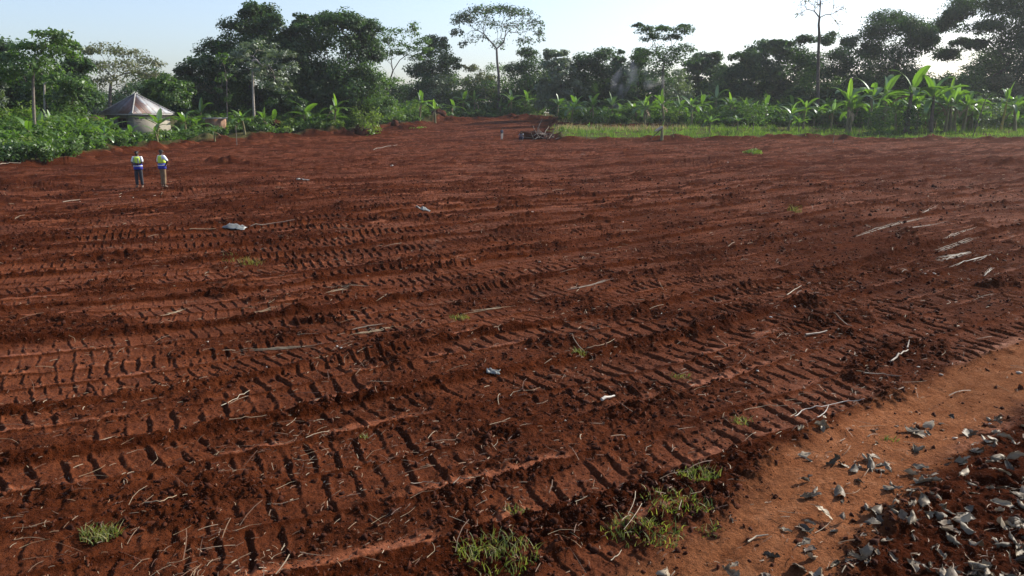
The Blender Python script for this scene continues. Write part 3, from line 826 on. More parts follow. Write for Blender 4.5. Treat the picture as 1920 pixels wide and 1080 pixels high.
# ------------------------------------------------------------------ banana plants
def banana_leaf(L, W, elev, curl, seed, tatter=.3):
    g = np.random.default_rng(seed)
    n = 15
    P = [np.zeros(3)]; e = elev
    for k_ in range(n - 1):
        st = L / (n - 1)
        P.append(P[-1] + np.array([math.cos(e), 0, math.sin(e)]) * st); e -= curl / (n - 1) * (1.6 * k_ / n + .3)
    P = np.array(P)
    d = np.gradient(P, axis=0); d /= np.linalg.norm(d, axis=1)[:, None]
    up = np.cross(np.array([0, 1., 0]), d); up = -up
    t = np.linspace(0, 1, n)
    wid = W * np.clip(np.sin(np.clip((t - .12) / .88, 0, 1) ** .75 * PI), 0, 1) ** .6 + .012 * L * (t < .95)
    b = MB()
    side = np.array([0, 1., 0])
    for sg in (-1, 1):
        jag = 1 - tatter * g.random(n) * (t > .25)
        E = P + sg * side * (wid * jag)[:, None] * .5 + np.abs(up) * 0 + up * (wid * .16)[:, None] * g.uniform(.3, 1.5)
        E[:, 2] -= wid * g.uniform(.0, .22)
        V_ = np.stack([P, E], 1).reshape(-1, 3)
        q = np.arange(n - 1) * 2
        keep = ~((g.random(n - 1) < tatter * .35) & (t[:-1] > .3))
        Fs = np.stack([q, q + 1, q + 3, q + 2], 1)[keep]
        if sg < 0: Fs = Fs[:, ::-1]
        b.add(V_, Fs)
    b.tube(P - up * .012 * L * .3, np.linspace(.014, .004, n) * L, 4, False)
    return b


BAN = []
for v_ in range(6):
    g = np.random.default_rng(300 + v_)
    root = empty('banana_plant', (0, 0, 0))
    st_h = 2.15
    sb = MB(); ln = g.normal(size=2) * .08
    zz = np.linspace(-.1, st_h, 7)
    sb.tube(np.stack([ln[0] * (zz / st_h) ** 2, ln[1] * (zz / st_h) ** 2, zz], 1), np.array([.15, .135, .12, .11, .1, .085, .06]), 9)
    sb.build('pseudostem', M['stem'], root, smooth=True)
    nlf = 9 + v_ % 3
    for k_ in range(nlf):
        if k_ < 1:
            el, cu, L_, W_, mt = 1.42, .25, (1.55, .8, 1.0, 1.4, .7, 1.1)[v_], .36, 'banana_young'
        elif k_ < 3:
            el, cu, L_, W_, mt = g.uniform(.85, 1.2), g.uniform(.9, 1.6), 1.85, .48, 'banana'
        elif k_ < nlf - 2:
            el, cu, L_, W_, mt = g.uniform(.45, .95) - .3 * (v_ % 2), g.uniform(.9, 1.9), g.uniform(1.8, 2.3), .55, 'banana'
        elif k_ == nlf - 2:
            el, cu, L_, W_, mt = g.uniform(.2, .6), g.uniform(1.6, 2.4), g.uniform(1.5, 1.9), .46, 'banana'
        else:
            el, cu, L_, W_, mt = g.uniform(-.6, .0), g.uniform(1.0, 1.6), g.uniform(1.1, 1.5), .30, 'banana_dry'
        lb = banana_leaf(L_, W_, el, cu, 400 + v_ * 20 + k_, .08 if k_ < 2 else g.uniform(.15, .5))
        lo = lb.build('leaf', M[mt], root, (ln[0], ln[1], st_h - .12 - .03 * k_))
        lo.rotation_euler = (0, 0, k_ * 2.4 + g.uniform(-.3, .3))
    BAN.append(root)
BAN_TOP = 3.75
used_b = set()
NB = [0]


def banana(px, top, D, label, v=None, stem=None, fat=1., group=None, rz=None, hscale=1.):
    p = at(px, top, D); gz = ground_z(p[0], D)
    h = max(.5, p[2] - gz)
    NB[0] += 1
    v = NB[0] % 6 if v is None else v
    if v not in used_b:
        used_b.add(v); o = BAN[v]
    else:
        o = copy_tree(BAN[v])
    o.location = (p[0], D, gz - .05); s_ = h / BAN_TOP
    fat = fat * (random.uniform(1.0, 1.4) if fat == 1 and h < 5 else random.uniform(.85, 1.)); o.scale = (s_ * fat, s_ * fat, s_)
    o.rotation_euler = (random.gauss(0, .07), random.gauss(0, .07), random.uniform(0, 6.28) if rz is None else rz)
    tag(o, label, 'banana plant', group or 'banana plants around the clearing')
    for ch in o.children:
        if ch.name.startswith('pseudostem') and stem:
            ch.data = ch.data.copy(); ch.data.materials[0] = M[stem]
    return o


for k, a in enumerate((
        (42, 203, 61, 'banana plant beside the thin grey trunk near the left edge'),
        (118, 226, 66, 'banana plant between the left edge bushes and the house'),
        (150, 232, 70, 'low banana plant left of the house, nearest to the house roof corner'),
        (200, 202, 78, 'banana plant overlapping the left eave of the house'),
        (240, 225, 75, 'young banana with one bright upright leaf under the house corner'),
        (286, 196, 79, 'banana plant standing in front of the cream house wall'),
        (292, 222, 76, 'small banana plant at the foot of the cream wall'),
        (345, 196, 88, 'banana plant just right of the house eave'),
        (372, 172, 94, 'large blue-green banana plant behind the small tin shed'),
        (400, 228, 84, 'young banana in front of the small tin shed'),
        (455, 196, 92, 'banana plant left of the pale straight trunk'),
        (492, 196, 96, 'banana plant right of the pale straight trunk'),
        (562, 178, 100, 'banana plant below the narrow pointed dark tree'),
        (600, 206, 101, 'low spreading banana with pale leaves left of the soil boulder'),
        (622, 166, 101, 'tall banana plant below the domed dark tree'),
        (745, 200, 122, 'banana plant below the forked airy tree'),
        (785, 160, 128, 'banana plant below the round-topped dark tree'),
        (815, 182, 132, 'leaning banana right of the forked airy tree'),
        (845, 178, 142, 'banana plant left of the bright pair below the umbrella tree'),
        (868, 160, 146, 'bright banana plant left of the umbrella tree trunk'),
        (890, 162, 147, 'second bright banana plant close to the umbrella tree trunk'),
        (958, 158, 146, 'tall banana plant right of the umbrella tree trunk'),
        (985, 160, 146, 'banana plant below the dark bushy tree by the umbrella tree'),
        (1045, 172, 128, 'banana plant below the greyish round tree'),
        (1072, 176, 121, 'banana plant left of the tall one before the lumpy tree'),
        (1114, 164, 121, 'tall bright banana below the lumpy dark tree'),
        (1162, 186, 126, 'banana plant at the foot of the smoke'),
        (1185, 176, 124, 'banana plant right of the smoke'),
        (1212, 168, 117, 'banana plant with drooping leaves below the tiered tree'),
        (1248, 160, 119, 'tall banana plant at the foot of the tiered tree'),
        (1300, 164, 116, 'broad banana plant with bright centre leaves right of the tiered tree'),
        (1332, 206, 99, 'short bright banana standing in the grass strip'),
        (1345, 150, 132, 'tall banana below the smooth rounded tree'),
        (1385, 208, 104, 'small banana left of the round-headed young tree'),
        (1440, 168, 116, 'banana plant behind the round-headed young tree'),
        (1482, 186, 106, 'banana with shiny drooping leaves right of the round-headed young tree'),
        (1512, 168, 108, 'banana plant below the tall bare tree'),
        (1500, 210, 100, 'low banana at the front of the grass right of the young tree'),
        (1562, 178, 108, 'banana plant left of the one with a big bright leaf'),
        (1640, 128, 108, 'tall banana behind the leafy bush left of the thick trunks'),
        (1668, 120, 112, 'tall banana right behind the leafy bush'),
        (1795, 136, 102, 'banana plant with a raised oblique leaf right of the thick trunks'),
        (1822, 192, 104, 'low banana right of the thick trunks'),
        (1915, 160, 104, 'banana plant at the right edge of the photo'),
        (1105, 226, 104, 'tiny banana sprout at the back of the grass strip'))):
    banana(*a)
banana(1598, 138, 101, 'banana plant with one big glowing upright leaf', v=0)
banana(1716, 98, 99, 'thickest dark old banana trunk with a tall crown', v=1, stem='stem_dark', fat=.9)
banana(1760, 118, 99, 'second thick dark banana trunk with long arching leaves', v=2, stem='stem_dark', fat=.85)
banana(1890, 140, 104, 'banana plant with a yellow stem near the right edge', v=3, stem='stem_yellow', fat=.75)
gc_ = np.random.default_rng(46)
for k in range(16):
    banana(gc_.uniform(1590, 1840), gc_.uniform(146, 206), gc_.uniform(99, 109), 'banana plant crowded into the thick clump around the two old trunks', group='banana plants of the thick clump')
for k in range(11):
    banana(gc_.uniform(-10, 190), gc_.uniform(188, 226), gc_.uniform(66, 78), 'banana plant rising out of the left thicket between the left edge and the house', group='banana plants of the left thicket')
gb = np.random.default_rng(44); nb = 0
while nb < 84:
    px = gb.uniform(150, 1920); right = px > 1040
    D_ = float((I([1040, 1300, 1500, 2300], [121, 117, 111, 104]) if right else nearL)(px)) + gb.uniform(2, 12)
    top = gb.uniform(158, 212) if right else float(I([150, 330, 420, 900], [228, 214, 196, 178])(px)) + gb.uniform(-4, 18)
    q_ = at(px, top, D_)
    if veg_mask(q_[0], D_) < .8 or 236 < px < 340: continue
    banana(px, top, D_, 'banana plant half hidden in the undergrowth behind the field', group='banana plants half hidden in the undergrowth'); nb += 1

# ------------------------------------------------------------------ grass strip
def blades(mb, xs, ys, zs, h, w, g, bend=.4, n_seg=2):
    n = len(xs)
    a = g.uniform(0, 2 * PI, n); hh = h * g.uniform(.5, 1.4, n)
    dx, dy = np.cos(a), np.sin(a)
    bx = g.uniform(0, 2 * PI, n); bl_ = bend * hh * g.uniform(.2, 1.3, n)
    ox, oy = np.cos(bx) * bl_, np.sin(bx) * bl_
    rows = []
    for k_ in range(n_seg + 1):
        t = k_ / n_seg
        wk = w * (1 - t * .8) * .5
        cx = xs + ox * t * t; cy = ys + oy * t * t; cz = zs + hh * (t - .25 * bend * t * t)
        rows.append(np.stack([np.stack([cx - dx * wk, cy - dy * wk, cz], 1), np.stack([cx + dx * wk, cy + dy * wk, cz], 1)], 1))
    V_ = np.stack(rows, 1).reshape(-1, 3)
    m = (n_seg + 1) * 2
    b0 = np.arange(n)[:, None] * m
    Fs = np.concatenate([b0 + np.array([[2 * k_, 2 * k_ + 1, 2 * k_ + 3, 2 * k_ + 2]]) for k_ in range(n_seg)])
    mb.add(V_, Fs)


g = np.random.default_rng(61)
N_ = 90000
xs = g.uniform(3, 95, N_); ys = g.uniform(90, 128, N_)
vm = veg_mask(xs, ys)
den = sst(-.3, 1.6, vm + .9 * gn(xs / 1.2, ys / 1.2, 6)) * (.12 + .88 * sst(-.15, .2, gn(xs / 2.5, ys / 2.5, 3) + .4 * gn(xs / .8, ys / .8, 5))) * np.where(ys > 112, .5, 1)
ok = g.random(N_) < den
xs, ys = xs[ok], ys[ok]; zs = terrain(xs, ys)
dry = (sst(103, 112, ys + 4 * gn(xs / 6, ys / 6, 8)) * (xs < 24) * .6 > g.random(len(xs)))
mb = MB(); hh_ = .16 + .42 * sst(.0, .5, gn(xs / 1.6, ys / 1.6, 4)); blades(mb, xs[~dry], ys[~dry], zs[~dry], hh_[~dry], .085, g); tag(mb.build('grass', M['grass']), 'bright green grass strip along the far right side of the field', 'grass', kind='stuff')
mb = MB(); blades(mb, xs[dry], ys[dry], zs[dry], .5, .07, g); tag(mb.build('grass', M['grass_dry']), 'dry brownish grass at the back of the green strip', 'grass', kind='stuff')


# ------------------------------------------------------------------ weeds on the near soil
def tuft(label, px, py, rad, n, h, seed, mat='weed', name='grass_tuft', w=.014, group=None, bend=.8):
    p = hit(px, py); g = np.random.default_rng(seed)
    n = int(n * .85); a = g.uniform(0, 2 * PI, n); r_ = rad * g.uniform(0, 1, n) ** .62
    x = p[0] + np.cos(a) * r_; y = p[1] + np.sin(a) * r_ * .75
    z = terrain(x, y)
    m_ = MB(); blades(m_, x - p[0], y - p[1], z - p[2] - .01, h, w, g, bend, 3)
    return tag(m_.build(name, M[mat], None, p), label, 'grass tuft', group)


for k, a in enumerate((
        ('largest green weed patch at the bottom edge of the photo', 935, 1040, .36, 330, .10),
        ('green weed patch against the left border of the orange path', 1310, 895, .22, 170, .09),
        ('spread of yellow-green weeds at the path border, lowest of three', 1215, 985, .34, 230, .085),
        ('weeds between the two larger patches left of the path', 1280, 950, .28, 170, .075),
        ('dark green leafy tuft alone near the bottom left corner', 190, 1012, .17, 190, .10),
        ('thin tuft above the bottom-edge weed patch', 970, 962, .12, 60, .07),
        ('tiny green sprout on the loose soil left of centre bottom', 684, 822, .07, 40, .05),
        ('little green tuft beside the thin crossing twigs', 1085, 662, .13, 60, .08),
        ('dull green tuft below the pale stalk row in the centre', 862, 596, .20, 80, .10),
        ('dark green tuft left of the forked grey branch', 1390, 792, .14, 60, .07),
        ('green sprig lying on the soil right of the white bone-like stick', 1275, 708, .15, 50, .06),
        ('scattered weeds on the orange path', 1668, 824, .12, 40, .05),
        ('weed blades right of the lowest path weeds', 1160, 1000, .16, 50, .07),
        ('pale green tuft among the tracks in the left middle', 470, 492, .34, 90, .12),
        ('green sprout with one long blade in the right middle', 1490, 396, .28, 60, .25),
        ('faint yellow-green weeds near the left tracks', 445, 488, .4, 70, .10),
        ('small weeds left of the dry leaves at the bottom', 1330, 1000, .14, 50, .06),
        ('weeds at the broken edge of the path in the lower middle', 1240, 930, .2, 60, .06))):
    tuft(*a, 500 + k)

# ------------------------------------------------------------------ loose soil crumbs (uncountable)
g = np.random.default_rng(71)
phi = (1 + 5 ** .5) / 2
ico = np.array([[-1, phi, 0], [1, phi, 0], [-1, -phi, 0], [1, -phi, 0], [0, -1, phi], [0, 1, phi], [0, -1, -phi], [0, 1, -phi], [phi, 0, -1], [phi, 0, 1], [-phi, 0, -1], [-phi, 0, 1]]) / 1.9
icoF = np.array([[0, 11, 5], [0, 5, 1], [0, 1, 7], [0, 7, 10], [0, 10, 11], [1, 5, 9], [5, 11, 4], [11, 10, 2], [10, 7, 6], [7, 1, 8], [3, 9, 4], [3, 4, 2], [3, 2, 6], [3, 6, 8], [3, 8, 9], [4, 9, 5], [2, 4, 11], [6, 2, 10], [8, 6, 7], [9, 8, 1]])
N_ = 230000
rr = np.exp(g.uniform(math.log(4.6), math.log(46), N_)); aa = np.radians(g.uniform(-40, 40, N_))
xs, ys = rr * np.sin(aa), rr * np.cos(aa)
zs, c_, l_, p_, v_, d_ = terrain(xs, ys, True)
ok = g.random(N_) < np.clip(l_ * .8 + .16 - .25 * d_ - .1 * p_, 0, 1) * .42 * (v_ < .3)
xs, ys, zs, rr = xs[ok], ys[ok], zs[ok], rr[ok]
n = len(xs)
s_ = np.minimum(.006 * g.pareto(2.0, n) + .005, .028) * (1 + rr / 28)
D3 = ico[None] * g.uniform(.35, 1.45, (n, 12, 1)) * s_[:, None, None] * g.uniform(.45, 1.3, (n, 1, 3)) + g.normal(size=(n, 12, 3)) * s_[:, None, None] * .16
V_ = D3 + np.stack([xs, ys, zs + s_ * .05], 1)[:, None]
mb = MB(); mb.add(V_.reshape(-1, 3), (icoF[None] + np.arange(n)[:, None, None] * 12).reshape(-1, 3))
tag(mb.build('soil_crumbs', M['clod']), 'loose crumbs and clods of dark red soil over the field', 'soil', kind='stuff')

# straw and plant fibre (uncountable)
N_ = 36000
rr = np.exp(g.uniform(math.log(4.6), math.log(85), N_)); aa = np.radians(g.uniform(-40, 40, N_))
xs, ys = rr * np.sin(aa), rr * np.cos(aa)
zs, c_, l_, p_, v_, d_ = terrain(xs, ys, True)
ok = g.random(N_) < (.22 + .55 * sst(.0, .45, gn(xs / 1.7, ys / 1.7, 77)) + .2 * d_) * (v_ < .3) * (1 - .35 * p_)
xs, ys, zs, rr = xs[ok], ys[ok], zs[ok], rr[ok]
n = len(xs)
L_ = np.minimum(.03 + .04 * g.pareto(2.2, n), .38) * (1 + rr / 60); w_ = g.uniform(.002, .006, n) * (1 + rr / 18)
a_ = g.uniform(0, PI, n); bz = g.uniform(-.35, .35, n); tl = g.normal(size=n) * .16
rows = []
for t in (-.5, -.17, .17, .5):
    ang = a_ + bz * t
    cx = xs + np.cos(ang) * L_ * t; cy = ys + np.sin(ang) * L_ * t; cz = zs + .010 + np.abs(tl) * L_ * .5 + tl * L_ * t + L_ * .05 * (1 - 4 * t * t)
    wx, wy = -np.sin(ang) * w_ * .5, np.cos(ang) * w_ * .5
    rows.append(np.stack([np.stack([cx - wx, cy - wy, cz], 1), np.stack([cx + wx, cy + wy, cz + w_ * .5], 1)], 1))
V_ = np.stack(rows, 1).reshape(-1, 3)
b0 = np.arange(n)[:, None] * 8
Fs = np.concatenate([b0 + np.array([[2 * k_, 2 * k_ + 1, 2 * k_ + 3, 2 * k_ + 2]]) for k_ in range(3)])
mb = MB(); mb.add(V_, Fs); tag(mb.build('straw_litter', M['straw']), 'fine straw and root fibres strewn over the churned soil', 'straw', kind='stuff')


# ------------------------------------------------------------------ stalks one can count
def stick_mesh(name, pts, rad, mat, n=6, seed=0):
    m_ = MB(); P = np.array(pts, float)
    m_.tube(P, np.linspace(rad, rad * .55, len(P)), n); return m_.mesh(name, mat, True)


def curved_stalk(seed, L, rad, mat='stalk', bend=.3):
    g = np.random.default_rng(seed); n = 8
    a = 0; P = [np.array([-L / 2, 0, rad])]
    b = g.normal() * bend; kx = g.integers(2, 6)
    for k_ in range(n - 1):
        a += b / n + (g.normal() * .35 if k_ == kx else g.normal() * .06)
        P.append(P[-1] + np.array([math.cos(a), math.sin(a), g.normal() * .03]) * L / (n - 1))
    P = np.array(P); P[:, 2] = np.maximum(P[:, 2], rad * .6)
    m_ = MB(); m_.tube(P, rad * np.linspace(1, .5, n) * g.uniform(.8, 1.2, n), 5)
    me_ = m_.mesh('stalk', M[mat], True)
    co = np.array([v.co[:] for v in me_.vertices]); co[:, 2] *= .7
    me_.vertices.foreach_set('co', co.ravel().astype(np.float32)); me_.update()
    return me_


def lay(me, name, x, y, yaw, label, cat, group=None, s=1., lift=.012, rad=.4):
    """Rest a piece on the soil, tilted to the local slope."""
    o = bpy.data.objects.new(name, me); COL.objects.link(o)
    d = np.array([math.cos(yaw), math.sin(yaw)])
    ss = np.array([-rad, -rad / 2, 0, rad / 2, rad])
    h_ = terrain(x + d[0] * ss, y + d[1] * ss)
    pf = np.polyfit(ss, h_, 1)
    z = pf[1] + max(0, (h_ - np.polyval(pf, ss)).max() * .6)
    o.location = (x, y, z + lift); o.scale = (s, s, s)
    o.rotation_euler = (0, -math.atan(pf[0]), yaw)
    return tag(o, label, cat, group)


STK = [curved_stalk(600 + k_, .36, .0042) for k_ in range(14)]
g = np.random.default_rng(81)
cnt = 0
while cnt < 210:
    px = g.uniform(0, 1920); py = 300 + 760 * g.random() ** .8
    if g.random() > .35 + .65 * sst(-.05, .3, gn(px / 160, py / 60, 19)): continue
    f = flat_hit(px, py)
    if veg_mask(f[0], f[1]) > -.5: continue
    pd_, sd_, _ = path_dist(np.array([f[0]]), np.array([f[1]]))
    if sd_[0] < 0 and pd_[0] > .6: continue
    r_ = math.hypot(*f)
    lay(STK[cnt % 14], 'dry_stalk', f[0], f[1], g.normal(TH, .9) if g.random() < .7 else g.uniform(0, PI),
        'short dry pale stalk lying loose on the churned red soil', 'stalk', 'dry stalks scattered over the soil', g.uniform(.2, .68) * (1 + r_ / 26), rad=.15)
    cnt += 1


def stick_between(name, pxs, rad, label, cat, mat='pale', lift=.02, group=None, jit=.0, seed=0, flat=1.):
    """A stick lying along several picture points, modelled on the soil there."""
    g = np.random.default_rng(seed)
    P = np.array([hit(*q) for q in pxs]); o0 = P[0].copy()
    n = max(6, len(P) * 3)
    t = np.linspace(0, len(P) - 1, n)
    Q = np.stack([np.interp(t, np.arange(len(P)), P[:, q]) for q in range(3)], 1)
    Q[:, 0] += g.normal(size=n) * jit; Q[:, 1] += g.normal(size=n) * jit
    gz = terrain(Q[:, 0], Q[:, 1]); Q[:, 2] = np.maximum(gz, np.convolve(np.pad(gz, 2, 'edge'), np.ones(5) / 5, 'valid')) + lift
    rad = rad * .62
    m_ = MB(); m_.tube(Q - o0, rad * np.linspace(1, .6, n) * g.uniform(.85, 1.15, n), 7)
    o = m_.build(name, M[mat], None, o0, True); return tag(o, label, cat, group)


def fibre_strip(a, b, wd, lab, seed, name='pale_strip', mat='pale', cat='plant strip', group='pale plant strips'):
    g = np.random.default_rng(seed)
    A_, B_ = hit(*a), hit(*b); d = (B_ - A_)[:2]; L = math.hypot(*d); d /= L; nrm = np.array([-d[1], d[0]])
    m_ = MB(); off = 0
    for k_ in range(6):
        t0 = g.uniform(0, .35) if k_ else 0; t1 = g.uniform(.6, 1.) if k_ else 1
        t = np.linspace(t0, t1, 9); o_ = g.normal() * wd * .7
        xy = A_[:2] + d * (t * L)[:, None] + nrm * (o_ + .35 * wd * np.cumsum(g.normal(size=9)) * .5)[:, None]
        gz = terrain(xy[:, 0], xy[:, 1]); z = np.maximum(gz, np.convolve(np.pad(gz, 2, 'edge'), np.ones(5) / 5, 'valid')) + g.uniform(.002, .016)
        m_.tube(np.concatenate([xy, z[:, None]], 1) - A_, g.uniform(.05, .16) * wd * np.array([.3, .8, 1, 1, 1, .95, .8, .6, .2]) * g.uniform(.6, 1.2, 9), 5)
    return tag(m_.build(name, M[mat], None, A_), lab, cat, group)


# long pale fibrous strips on the right of the field
for k, (a, b, c_, lab) in enumerate((
        ((1597, 446), (1735, 408), .055, 'long pale strip, highest of the bundle at the right'),
        ((1672, 436), (1780, 414), .045, 'pale strip just below the highest long one at the right'),
        ((1745, 452), (1832, 425), .04, 'thin pale strip right of the highest long ones'),
        ((1752, 472), (1838, 444), .05, 'broken pale strip in the middle of the right bundle'),
        ((1752, 488), (1826, 470), .075, 'broadest shredded pale strip of the right bundle'),
        ((1782, 503), (1880, 474), .06, 'lowest long pale strip of the right bundle'),
        ((1842, 518), (1862, 502), .04, 'short pale strip below the right bundle, beside the bright track edge'),
        ((1710, 402), (1760, 386), .04, 'faint pale strip above the right bundle'))):
    fibre_strip(a, b, c_, lab, 640 + k)
fibre_strip((1760, 492), (1822, 477), .05, 'short pale strip lying against the broadest shredded one', 650)

# single sticks that can be told apart
S_ = stick_between
S_('bent_branch', [(1490, 785), (1505, 773), (1540, 768), (1585, 760), (1620, 755)], .012, 'long thin grey bent branch left of the orange path', 'branch', 'bark_pale', .03, seed=1)
S_('forked_twig', [(1532, 787), (1548, 777), (1553, 765)], .012, 'short grey twig forking off the long bent branch', 'twig', 'bark_pale', .03, seed=2)
S_('thin_twig', [(1395, 772), (1430, 768), (1478, 764)], .006, 'thin straight brown twig left of the bent branch', 'twig', 'stalk', .02, seed=3)
S_('white_stick', [(1670, 682), (1684, 670), (1702, 660)], .026, 'thick white broken stick on the track above the path', 'stick', 'pale', .03, seed=4)
S_('white_stick', [(1700, 660), (1704, 645)], .02, 'upright white stick end touching the broken white stick', 'stick', 'pale', .05, seed=5)
S_('pale_stick', [(1620, 704), (1655, 707), (1690, 709)], .013, 'straight pale stick lying level left of the path', 'stick', 'pale', .03, seed=6)
S_('pale_stick', [(1510, 632), (1530, 628), (1550, 624)], .03, 'short pale stick in the tracks above the bent branch', 'stick', 'pale', .03, seed=7)
S_('white_root', [(1128, 758), (1140, 752), (1152, 748)], .035, 'fat white peeled root on the dark loose soil near the centre', 'root', 'chip', .035, seed=8)
fibre_strip((436, 660), (605, 646), 0.044, 'longest pale stalk of the bundle left of centre', 6609, 'pale_stalk', 'stalk', 'stalk', 'pale stalks lying on the tracks')
fibre_strip((468, 655), (590, 650), 0.031, 'pale stalk lying on the longest one left of centre', 6610, 'pale_stalk', 'stalk', 'stalk', 'pale stalks lying on the tracks')
fibre_strip((660, 622), (725, 612), 0.077, 'broad pale husk right of the stalk bundle', 6611, 'pale_stalk', 'pale', 'stalk', 'pale stalks lying on the tracks')
fibre_strip((655, 632), (740, 612), 0.044, 'ragged stalk below the broad pale husk', 6612, 'pale_stalk', 'stalk', 'stalk', 'pale stalks lying on the tracks')
fibre_strip((295, 597), (362, 578), 0.044, 'pale stalk alone in the left tracks', 6613, 'pale_stalk', 'stalk', 'stalk', 'pale stalks lying on the tracks')
fibre_strip((415, 598), (530, 572), 0.044, 'long yellowish stalk in the left middle', 6614, 'pale_stalk', 'stalk', 'stalk', 'pale stalks lying on the tracks')
fibre_strip((605, 540), (700, 538), 0.040, 'yellow bent stalk in the middle of the tracks', 6615, 'pale_stalk', 'stalk', 'stalk', 'pale stalks lying on the tracks')
fibre_strip((610, 552), (665, 538), 0.040, 'stalk crossing under the yellow bent one', 6616, 'pale_stalk', 'stalk', 'stalk', 'pale stalks lying on the tracks')
fibre_strip((1060, 545), (1150, 524), 0.055, 'pale stalk row along the bright track edge in the centre', 6617, 'pale_stalk', 'pale', 'stalk', 'pale stalks lying on the tracks')
fibre_strip((860, 590), (965, 572), 0.044, 'dull greenish stalk beside the tuft in the centre', 6618, 'pale_stalk', 'stalk', 'stalk', 'pale stalks lying on the tracks')
S_('thin_twig', [(415, 765), (445, 752), (468, 734)], .009, 'thin kinked twig on the near left track', 'twig', 'stalk', .02, jit=.01, seed=19)
S_('thin_twig', [(430, 790), (460, 788), (500, 782)], .012, 'brown twig between the near left tracks', 'twig', 'stalk', .02, seed=20)
S_('pale_stick', [(272, 948), (300, 944), (332, 934)], .009, 'pale split stick near the bottom left', 'stick', 'stalk', .02, seed=21)
S_('curled_stalk', [(770, 915), (795, 909), (825, 912)], .008, 'pale curved stalk at the bottom centre', 'stalk', 'pale', .03, seed=22)
S_('curled_stalk', [(850, 912), (862, 903), (880, 902)], .010, 'pale curved stalk right of its twin at the bottom centre', 'stalk', 'pale', .03, seed=23)
S_('thin_twig', [(1095, 665), (1075, 640), (1068, 630)], .009, 'twig crossing the little green tuft', 'twig', 'stalk', .04, seed=24)
S_('thin_twig', [(1100, 660), (1130, 650), (1152, 640)], .009, 'twig running right from the little green tuft', 'twig', 'stalk', .03, seed=25)
S_('brown_stick', [(1402, 1020), (1418, 1015), (1440, 1010)], .014, 'stubby brown stick at the bottom of the path', 'stick', 'stalk', .02, seed=26)
S_('thin_twig', [(1145, 1062), (1160, 1050), (1165, 1040)], .008, 'thin twig at the bottom edge right of the weed patch', 'twig', 'stalk', .03, seed=27)
S_('long_reed', [(356, 433), (405, 431)], .02, 'reed left of the grey plastic sheet', 'reed', 'stalk', .03, seed=28)
S_('long_reed', [(470, 426), (510, 420), (552, 415)], .025, 'long bleached reed right of the grey plastic sheet', 'reed', 'pale', .03, jit=.02, seed=29)
S_('pale_stick', [(1596, 622), (1568, 598), (1562, 592)], .012, 'leaning thin stick beside the dark soil lump', 'stick', 'stalk', .05, seed=30)
S_('pale_stick', [(1475, 558), (1490, 548), (1502, 540)], .016, 'stick poking out left of the dark soil lump', 'stick', 'stalk', .05, seed=31)
S_('pale_pole', [(0, 310), (20, 310), (40, 309)], .06, 'pale pole lying at the foot of the left edge bush', 'pole', 'pale', .06, seed=32)
S_('pale_stick', [(118, 382), (140, 378), (150, 376)], .035, 'white stick left in front of the two men', 'stick', 'pale', .04, seed=33)
S_('pale_stick', [(700, 283), (725, 276), (745, 273)], .05, 'grey stick lying far out in the centre of the field', 'stick', 'bark_grey', .06, seed=34)

# pale chips and scraps
g = np.random.default_rng(91)
CH = []
for k_ in range(5):
    V_ = ico * g.uniform(.6, 1.3, (12, 1)) * np.array([1, .55, .35]); m_ = MB(); m_.add(V_, icoF); CH.append(m_.mesh('pale_chip', M['chip'], True))
for k, (px, py, s) in enumerate(((1445, 596, .035), (1735, 514, .035), (1752, 514, .04), (1765, 704, .03), (1722, 690, .03), (640, 655, .035), (632, 652, .03), (890, 488, .03), (998, 398, .04), (1168, 417, .04), (560, 338, .12), (735, 312, .12),
                                 (1365, 305, .08), (1012, 492, .03), (1420, 700, .03), (1060, 792, .02), (985, 655, .02), (690, 520, .02), (1790, 825, .03), (1855, 797, .025), (1910, 702, .05), (1716, 732, .02), (500, 690, .02), (1240, 590, .02),
                                 (150, 380, .06), (290, 368, .05), (250, 372, .05), (225, 372, .05), (330, 373, .05), (170, 525, .04), (470, 1060, .012), (1490, 575, .03), (1612, 620, .02), (390, 642, .03))):
    q = hit(px, py)
    lay(CH[k % 5], 'pale_chip', q[0], q[1], g.uniform(0, PI), 'small whitish chip lying on the red soil', 'chip', 'pale chips on the soil', s, s * .2, .1)


# crumpled grey plastic sheets
def sheet(label, px, py, L, W, h, seed):
    q = hit(px, py); g = np.random.default_rng(seed)
    n, m = 14, 8
    U, Vv = np.meshgrid(np.linspace(-1, 1, n), np.linspace(-1, 1, m), indexing='ij')
    edge_ = 1 - .35 * np.abs(gn(np.arctan2(Vv, U) * 1.3, seed * .7 + U * 0, 3))
    x = U * L / 2 * edge_; y = Vv * W / 2 * edge_
    z = h * np.clip(1 - (U ** 2 + Vv ** 2) * .6, 0, 1) * (.5 + np.abs(gn(U * 2.5, Vv * 2.5, seed))) + .02 * gn(U * 6, Vv * 6, seed + 1)
    z = z + terrain(q[0] + x, q[1] + y) - q[2] + .02
    i_ = np.arange(n - 1)[:, None] * m; j_ = np.arange(m - 1)[None]
    Fs = np.stack([i_ + j_, i_ + m + j_, i_ + m + j_ + 1, i_ + j_ + 1], -1).reshape(-1, 4)
    m_ = MB(); m_.add(np.stack([x, y, z], -1), Fs); o = m_.build('plastic_sheet', M['plastic'], None, q, True)
    mod = o.modifiers.new('thick', 'SOLIDIFY'); mod.thickness = .004
    tag(o, label, 'plastic sheet')


sheet('crumpled grey plastic sheet lying between two reeds on the left', 440, 427, .72, .36, .10, 3)
sheet('small flat scrap of grey plastic right of the centre foreground', 925, 703, .20, .09, .015, 4)
sheet('grey plastic scrap far out in the middle of the tracks', 793, 392, .55, .2, .04, 5)
sheet('thin white plastic scrap behind the two men on the right', 568, 338, .7, .22, .03, 6)


